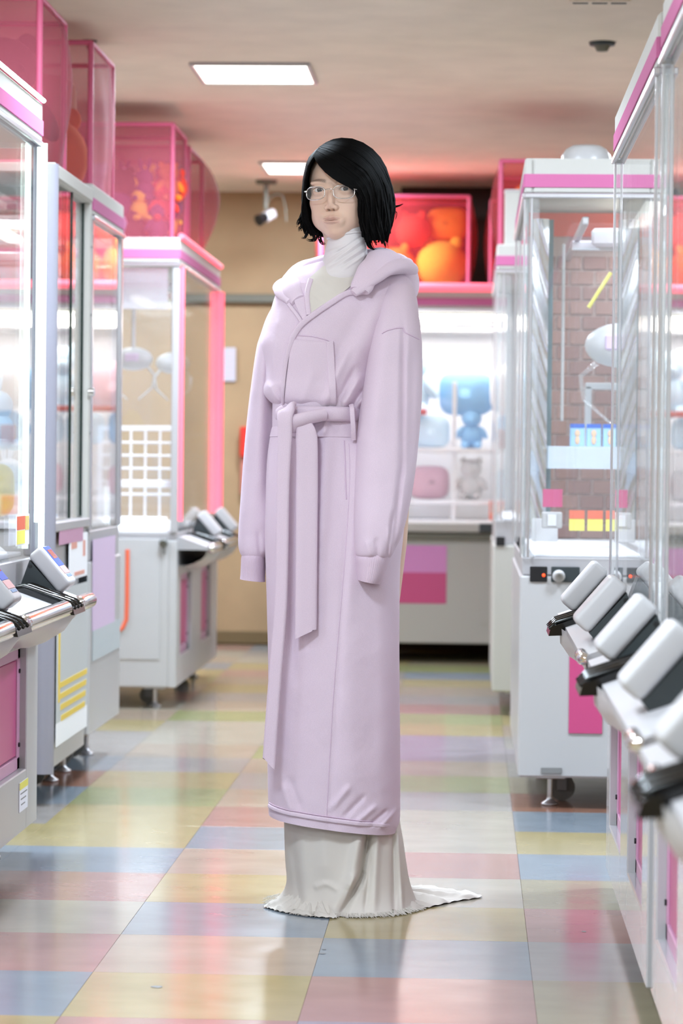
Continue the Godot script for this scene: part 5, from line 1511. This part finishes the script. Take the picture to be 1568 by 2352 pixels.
func build_robe(person: Node3D) -> void:
	var top = robe_top()
	var sk = robe_skirt()
	var robe = cloth("robe", sk, 330, 260, M.robe, person)
	cloth("bodice", top, 190, 260, M.robe, robe)
	# sleeves and ribbed cuffs
	for s in [true, false]:
		var sl = sleeve(s)
		cloth("sleeve", sl, 170, 130, M.robe, robe, false)
		var cf = cuff(s)
		var rows = cf.sheet(26, 120)
		for r in rows:
			for q in r.size():
				var p = r[q]
				r[q] = p + Vector3(0, 0, 0.0007 * sin(q * TAU / 3.0))
		var last = rows[25]
		var i1 = inner([last], 0.006)[0]
		var up = PackedVector3Array()
		for p in i1: up.append(p + Vector3(0, 0.07, 0))
		rows.append(last); rows.append(i1); rows.append(i1); rows.append(up)
		obj("cuff", Geo.new().grid(rows, true, true), M.rib, robe)
	# lapels and the edge of the overlapping front
	var edge = [Vector2(0.0489, 1.4283), Vector2(0.0329, 1.4242), Vector2(0.007, 1.4219), Vector2(-0.0317, 1.3975), Vector2(-0.0664, 1.3732), Vector2(-0.0962, 1.349), Vector2(-0.1158, 1.3188), Vector2(-0.1293, 1.2728), Vector2(-0.1358, 1.2148), Vector2(-0.1372, 1.1588)]
	obj("lapel", ribbon(on_front(top, edge, 60, 0.004), range(60).map(func(k): return 0.0135 if k < 40 else lerpf(0.0135, 0.006, (k - 40) / 19.0)), 0.011, 0.25), M.robe, robe)
	var inner_edge = [Vector2(-0.0763, 1.4549), Vector2(-0.0839, 1.4229), Vector2(-0.0826, 1.395), Vector2(-0.0794, 1.3711)]
	obj("lapel", ribbon(on_front(top, inner_edge, 24, 0.003), range(24).map(func(_k): return 0.012), 0.010), M.robe, robe)
	obj("front_facing", ribbon(on_front(top, [Vector2(-0.0991, 1.4447), Vector2(-0.0967, 1.4048), Vector2(-0.0904, 1.375), Vector2(-0.0842, 1.3571)], 20, 0.001), range(20).map(func(k): return lerpf(0.045, 0.010, k / 19.0)), 0.007), M.robe, robe)
	obj("facing_band", ribbon(on_front(top, [Vector2(-0.1276, 1.3985), Vector2(-0.1155, 1.3827), Vector2(-0.1023, 1.3649), Vector2(-0.0942, 1.351)], 20, 0.0025), range(20).map(func(_k): return 0.009), 0.007), M.robe, robe)
	# pocket on the chest
	var rows = []
	for k in 44:
		var t = k / 43.0
		var y = lerpf(Vector2(-0.0878, 1.3171).y, Vector2(-0.0862, 1.1614).y, t)
		var xl = lerpf(Vector2(-0.1138, 1.3169).x, Vector2(-0.1342, 1.1609).x, pow(t, 0.6))
		var xr = lerpf(Vector2(-0.0258, 1.3118).x, Vector2(-0.0193, 1.1621).x, pow(t, 0.7))
		var row = PackedVector3Array()
		for q in 36:
			var f = q / 35.0
			var lift = 0.0045 * minf(1.0, (1.0 - f) * 60.0) * minf(1.0, t * 40.0)
			row.append(top.front(lerpf(xl, xr, f), y - 0.008 * f * (1.0 - t), lift))
		rows.append(row)
	obj("chest_pocket", Geo.new().grid(rows, false, true), M.robe, robe)
	obj("pocket_edge", ribbon(on_front(top, [Vector2(-0.0308, 1.3107), Vector2(-0.0274, 1.2659), Vector2(-0.0237, 1.206), Vector2(-0.0223, 1.162)], 30, 0.0052), range(30).map(func(_k): return 0.017), 0.005), M.robe, robe)
	# seams
	var seams = Geo.new()
	for s in [[top, [Vector2(-0.1119, 1.3249), Vector2(-0.0679, 1.3213), Vector2(-0.0278, 1.3108)]]]: seams.tube(on_front(s[0], s[1], 30, 0.0008), 0.0013, 6)
	seams.tube(on_front(sk, [Vector2(0.0045, 1.0844), Vector2(0.007, 1.0364), Vector2(0.0086, 0.9865), Vector2(0.0109, 0.9505)], 30, 0.001), 0.0014, 6)
	seams.tube(on_front(sk, [Vector2(0.0156, 1.0785), Vector2(0.0182, 1.0166), Vector2(0.0161, 0.9365), Vector2(0.0076, 0.7963), Vector2(-0.0117, 0.5356), Vector2(-0.0209, 0.3549), Vector2(-0.0265, 0.2223)], 90, 0.0002), 0.0008, 6)
	var sr = sleeve(true)
	seams.tube(on_front(sr, [Vector2(0.0879, 1.329), Vector2(0.1038, 1.3371), Vector2(0.1337, 1.3424), Vector2(0.1418, 1.3315), Vector2(0.1739, 1.3179)], 30, 0.001), 0.0016, 6)
	obj("seam", seams, M.seam, robe)
	# ribbed hem band of the bodice and hem of the skirt
	var hem = []
	var hem2 = []
	for k in 70:
		var x = lerpf(Vector2(-0.1597, 0.2024).x, Vector2(0.1367, 0.2055).x, k / 69.0)
		var y = Vector2(-0.0761, 0.2372).y - 0.037 * k / 69.0
		hem.append(sk.front(x, y, 0.002)); hem2.append(sk.front(x, y + 0.0075, 0.0015))
	obj("hem_band", ribbon(hem, range(70).map(func(_k): return 0.010), 0.008), M.robe, robe)
	obj("hem_stitch", Geo.new().tube(hem2, 0.0012, 6), M.seam, robe)
	# belt round the waist, its loop, knot and hanging ends
	var bt = Garment.new()
	bt.power = 2.5
	bt.rows = [[1.1616, -0.1545, 0.0525, 0.134, -0.125], [1.1585, -0.1585, 0.0545, 0.14, -0.13], [1.1443, -0.1604, 0.0557, 0.144, -0.132], [1.1311, -0.1592, 0.0548, 0.14, -0.13], [1.1281, -0.1552, 0.0528, 0.134, -0.125]]
	bt.noise = top.noise
	bt.amp = 0.005
	cloth("belt", bt, 16, 160, M.robe, robe)
	obj("belt_loop", ribbon(smooth_path([Vector3(0.0196, 1.1661, 0.12), Vector3(0.0216, 1.1578, 0.139), Vector3(0.0228, 1.1408, 0.145), Vector3(0.0251, 1.1111, 0.142), Vector3(0.0264, 1.0864, 0.128)], 22), range(22).map(func(_k): return 0.011), 0.005), M.robe, robe)
	obj("knot", Geo.new().tube(smooth_path([Vector3(-0.1167, 1.1105, 0.155), Vector3(-0.1087, 1.1243, 0.166), Vector3(-0.0929, 1.1303, 0.168), Vector3(-0.0703, 1.1366, 0.16), Vector3(-0.0408, 1.1431, 0.146)], 22), range(22).map(func(k): return lerpf(0.020, 0.0165, k / 21.0)), 16, true, 0.8), M.robe, robe)
	obj("belt_end", ribbon(smooth_path([Vector3(-0.1214, 1.1563, 0.14), Vector3(-0.1267, 1.1498, 0.168), Vector3(-0.1303, 1.1337, 0.18), Vector3(-0.1299, 1.0943, 0.18), Vector3(-0.1328, 0.9955, 0.182), Vector3(-0.1332, 0.8476, 0.186), Vector3(-0.1356, 0.6995, 0.188), Vector3(-0.145, 0.561, 0.188), Vector3(-0.1527, 0.4423, 0.188), Vector3(-0.1578, 0.3511, 0.187)], 60),
		range(60).map(func(k): return lerpf(0.042, 0.030, k / 30.0) if k < 30 else lerpf(0.030, 0.032, (k - 30) / 29.0)), 0.016, -0.35, 14, -0.014), M.robe, robe)
	obj("belt_end", ribbon(smooth_path([Vector3(-0.0912, 1.1326, 0.15), Vector3(-0.0859, 1.1166, 0.166), Vector3(-0.0806, 1.085, 0.17), Vector3(-0.0786, 0.9961, 0.174), Vector3(-0.0783, 0.8776, 0.18), Vector3(-0.078, 0.7591, 0.183), Vector3(-0.0778, 0.6446, 0.185)], 50),
		range(50).map(func(k): return lerpf(0.028, 0.050, minf(1.0, k / 16.0))), 0.013, 0.1, 14, 0.012), M.robe, robe)
	obj("belt_tuck", Geo.new().tube(smooth_path([Vector3(-0.1228, 1.1194, 0.15), Vector3(-0.1387, 1.134, 0.155), Vector3(-0.1449, 1.1479, 0.15), Vector3(-0.1351, 1.156, 0.148)], 16), 0.010, 12, true, 0.8), M.robe, robe)
	# hood folded down round the neck
	obj("hood", hood_roll([Vector3(0.0368, 1.4271, 0.118), Vector3(0.0525, 1.4604, 0.098), Vector3(0.0766, 1.4931, 0.062), Vector3(0.0953, 1.5112, 0.01), Vector3(0.0882, 1.5163, -0.06), Vector3(0.0517, 1.511, -0.105), Vector3(0.0003, 1.5057, -0.125), Vector3(-0.0564, 1.4975, -0.105), Vector3(-0.1019, 1.4836, -0.06), Vector3(-0.1231, 1.461, 0), Vector3(-0.1218, 1.4353, 0.055), Vector3(-0.1048, 1.4052, 0.093)],
		[.022, .030, .034, .036, .040, .042, .042, .040, .034, .030, .026, .018], 0.55), M.robe, robe)
	obj("hood_fold", hood_roll([Vector3(0.0229, 1.4207, 0.122), Vector3(0.0526, 1.4457, 0.11), Vector3(0.0906, 1.4761, 0.078), Vector3(0.1195, 1.4898, 0.03), Vector3(0.1382, 1.4888, -0.04), Vector3(0.1193, 1.4708, -0.11), Vector3(0.058, 1.4521, -0.15), Vector3(-0.0095, 1.4437, -0.16), Vector3(-0.0768, 1.4494, -0.13), Vector3(-0.1243, 1.4533, -0.07), Vector3(-0.1435, 1.4463, -0.01), Vector3(-0.1402, 1.43, 0.04), Vector3(-0.121, 1.4035, 0.085)],
		[.012, .020, .026, .030, .036, .044, .05, .05, .044, .034, .024, .020, .012], 0.6), M.robe, robe)
	var hb = Geo.new()
	hb.ball(Vector3(0.1319, 1.4683, -0.07), Vector3(0.044, 0.062, 0.07), 30, 18, Basis(Vector3(0, 0, 1), 0.35))
	hb.ball(Vector3(0.1475, 1.5019, -0.05), Vector3(0.016, 0.014, 0.04), 20, 12)
	hb.ball(Vector3(0.0113, 1.4464, -0.15), Vector3(0.13, 0.09, 0.05), 30, 18)
	obj("hood_back", hb, M.robe, robe)

func hood_roll(pts: Array, radii: Array, flat: float) -> Geo:
	var n = 90
	var path = smooth_path(pts, n)
	var rr = []
	var three = []
	for r in radii: three.append(Vector3(r, 0, 0))
	var k = 0
	for p in smooth_path(three, n):
		rr.append(p.x * (1.0 + 0.05 * sin(k * 0.7) + 0.04 * sin(k * 0.31 + 1.0)))
		k += 1
	return Geo.new().tube(path, rr, 22, true, flat, Vector3(0.2, 1, 0.3))

func build_dress(person: Node3D) -> void:
	# skirt of the dress, falling to the floor
	var g = Garment.new()
	g.power = 2.2
	g.rows = [[0.3035, -0.1297, 0.14, 0.13, -0.13], [0.2013, -0.1266, 0.1442, 0.132, -0.135], [0.1494, -0.1252, 0.1531, 0.134, -0.15], [0.0972, -0.1228, 0.161, 0.138, -0.17], [0.0554, -0.1195, 0.1688, 0.146, -0.19], [0.0281, -0.1254, 0.1773, 0.158, -0.21], [0.0116, -0.1375, 0.1847, 0.172, -0.225], [0.0016, -0.1497, 0.1919, 0.185, -0.235]]
	for f in [[Vector2(0.0701, 0.1851), Vector2(0.0553, 0.0744), .010, -.030], [Vector2(0.0552, 0.0845), Vector2(0.0099, 0.0035), .010, -.024], [Vector2(0.0501, 0.1849), Vector2(0.0312, 0.0742), .020, .016], [Vector2(0.0311, 0.0842), Vector2(-0.0142, 0.0083), .018, .012], [Vector2(0.0921, 0.1954), Vector2(0.084, 0.0144), .012, .010], [Vector2(0.0767, 0.135), Vector2(0.0639, 0.0142), .007, -.008], [Vector2(0.1263, 0.1857), Vector2(0.1311, 0.0149), .008, -.014], [Vector2(0.1392, 0.1959), Vector2(0.1502, 0.0151), .008, .014], [Vector2(-0.0863, 0.1936), Vector2(-0.0745, 0.0127), .024, .010], [Vector2(-0.1079, 0.1431), Vector2(-0.0845, 0.0126), .012, -.006],
			[Vector2(-0.0363, 0.2041), Vector2(-0.0272, 0.0937), .030, .006], [Vector2(-0.0529, 0.0592), Vector2(-0.0269, 0.0715), .010, .005], [Vector2(-0.0269, 0.0715), Vector2(0.0013, 0.0578), .010, .005], [Vector2(0.0158, 0.0137), Vector2(0.04, 0.0944), .012, .008]]:
		g.folds.append([f[0].x, f[0].y, f[1].x, f[1].y, f[2], f[3]])
	var dress = cloth("dress", g, 150, 260, M.dress, person, false)
	# chest of the dress in the robe's opening
	var top = robe_top()
	var rows = []
	for k in 40:
		var t = k / 39.0
		var y = lerpf(Vector2(-0.0297, 1.4893).y, Vector2(-0.0284, 1.3676).y, t)
		var xl = lerpf(Vector2(-0.0477, 1.4891).x, Vector2(-0.0833, 1.4548).x, t / 0.28) if t < 0.28 else lerpf(Vector2(-0.0833, 1.4548).x, Vector2(-0.0804, 1.3671).x, (t - 0.28) / 0.72)
		var xr = lerpf(Vector2(0.0602, 1.4903).x, Vector2(-0.0764, 1.3671).x, pow(t, 1.25))
		var row = PackedVector3Array()
		for q in 30: row.append(top.front(lerpf(xl, xr, q / 29.0), y, 0.0035))
		rows.append(row)
	obj("dress_front", Geo.new().grid(rows, false, true), M.dress, dress)
	# turtleneck with slanting creases
	var tn = Garment.new()
	tn.power = 2.0
	tn.rows = [[1.5752, -0.0391, 0.0482, 0.05, -0.06], [1.554, -0.0409, 0.0504, 0.053, -0.064], [1.5236, -0.0467, 0.0538, 0.058, -0.07], [1.4982, -0.0535, 0.0581, 0.064, -0.076], [1.4809, -0.0635, 0.0634, 0.071, -0.08], [1.4648, -0.0766, 0.0737, 0.074, -0.088], [1.4468, -0.0866, 0.0821, 0.066, -0.09]]
	for f in [[Vector2(-0.0377, 1.4952), Vector2(0.0516, 1.548), .0045, .0035], [Vector2(-0.0399, 1.5071), Vector2(0.0515, 1.5579), .004, -.003], [Vector2(-0.0247, 1.4854), Vector2(0.0538, 1.5301), .0045, .0035], [Vector2(-0.0297, 1.4913), Vector2(0.0527, 1.539), .003, -.003], [Vector2(-0.045, 1.525), Vector2(0.0098, 1.5356), .005, .003], [Vector2(0.0004, 1.4807), Vector2(0.0559, 1.5141), .005, .003], [Vector2(-0.0047, 1.4876), Vector2(0.0548, 1.5221), .003, -.003], [Vector2(-0.0419, 1.5151), Vector2(-0.0051, 1.5255), .004, -.002]]:
		tn.folds.append([f[0].x, f[0].y, f[1].x, f[1].y, f[2], f[3]])
	var ro = tn.sheet(90, 150)
	for k in 90:
		for q in 150:
			var p = ro[k][q]
			var e = 1.0 - k / 89.0
			ro[k][q] = p + Vector3(0, 0.010 * clampf((p.x - Vector2(-0.0003, 1.5454).x) / 0.045, -1.0, 1.0) * e, 0)
	var rim = inner([ro[0]], 0.003)[0]
	var low = PackedVector3Array()
	for p in rim: low.append(p - Vector3(0, 0.03, 0))
	var all = [low, rim, rim, ro[0]]
	all.append_array(ro)
	obj("turtleneck", Geo.new().grid(all, true, true), M.neck_cloth, dress)
	var roll = PackedVector3Array()
	var ring = []
	for q in 151: ring.append(ro[9][q % 150] + Vector3(0, 0, 0.001))
	obj("collar_roll", Geo.new().tube(ring, 0.0032, 8, false), M.neck_cloth, dress)
	# train spread on the floor behind and to the right, and the flare at the left
	var n = FastNoiseLite.new()
	n.seed = 17
	n.frequency = 0.09
	for s in [[[Vector2(0.13, 0.16), Vector2(0.20, 0.06), Vector2(0.28, -0.05), Vector2(0.345, -0.13), Vector2(0.26, -0.22), Vector2(0.13, -0.28)], Vector2(0.10, -0.06), 0.034], [[Vector2(-0.10, -0.02), Vector2(-0.168, 0.045), Vector2(-0.155, 0.085), Vector2(-0.115, 0.14), Vector2(-0.05, 0.19), Vector2(0.0, 0.21)], Vector2(-0.05, 0.08), 0.05]]:
		var rim2 = []
		for p in s[0]: rim2.append(Vector3(p.x, 0, p.y))
		var edge = smooth_path(rim2, 60)
		var sheet = []
		for r in 22:
			var t = r / 21.0
			var row = PackedVector3Array()
			for q in 60:
				var c = Vector3(s[1].x, 0, s[1].y)
				var p = c.lerp(edge[q], t)
				var h = s[2] * pow(1.0 - t, 1.3) + 0.006 + (0.012 * sin(q * 0.62 + t * 2.0) + 0.008 * sin(q * 1.3 + 1.0)) * t * (1.15 - t) * 1.3 + 0.006 * n.get_noise_2d(q * 3.0, r * 3.0)
				if r == 21: h = 0.0015 + 0.003 * absf(sin(q * 0.9))
				row.append(Vector3(p.x, maxf(h, 0.001), p.z))
			sheet.append(row)
		obj("train", Geo.new().grid(sheet, false, false), M.dress, dress)
	# frayed threads along the hem
	var r = RandomNumberGenerator.new()
	r.seed = 23
	var fr = Geo.new()
	var last = g.sheet(2, 200)[1]
	for k in 420:
		var p = last[r.randi() % 150]
		p.y = 0.004
		var d = Vector3(p.x - 0.0, 0, p.z + 0.05).normalized() * r.randf_range(0.006, 0.022)
		fr.tube([p - d * 0.4 + Vector3(0, 0.006, 0), p + Vector3(r.randf_range(-.004, .004), 0.003, 0), p + d + Vector3(r.randf_range(-.008, .008), -0.002, 0)], 0.0006, 4, false)
	obj("frayed_hem", fr, M.dress, dress)
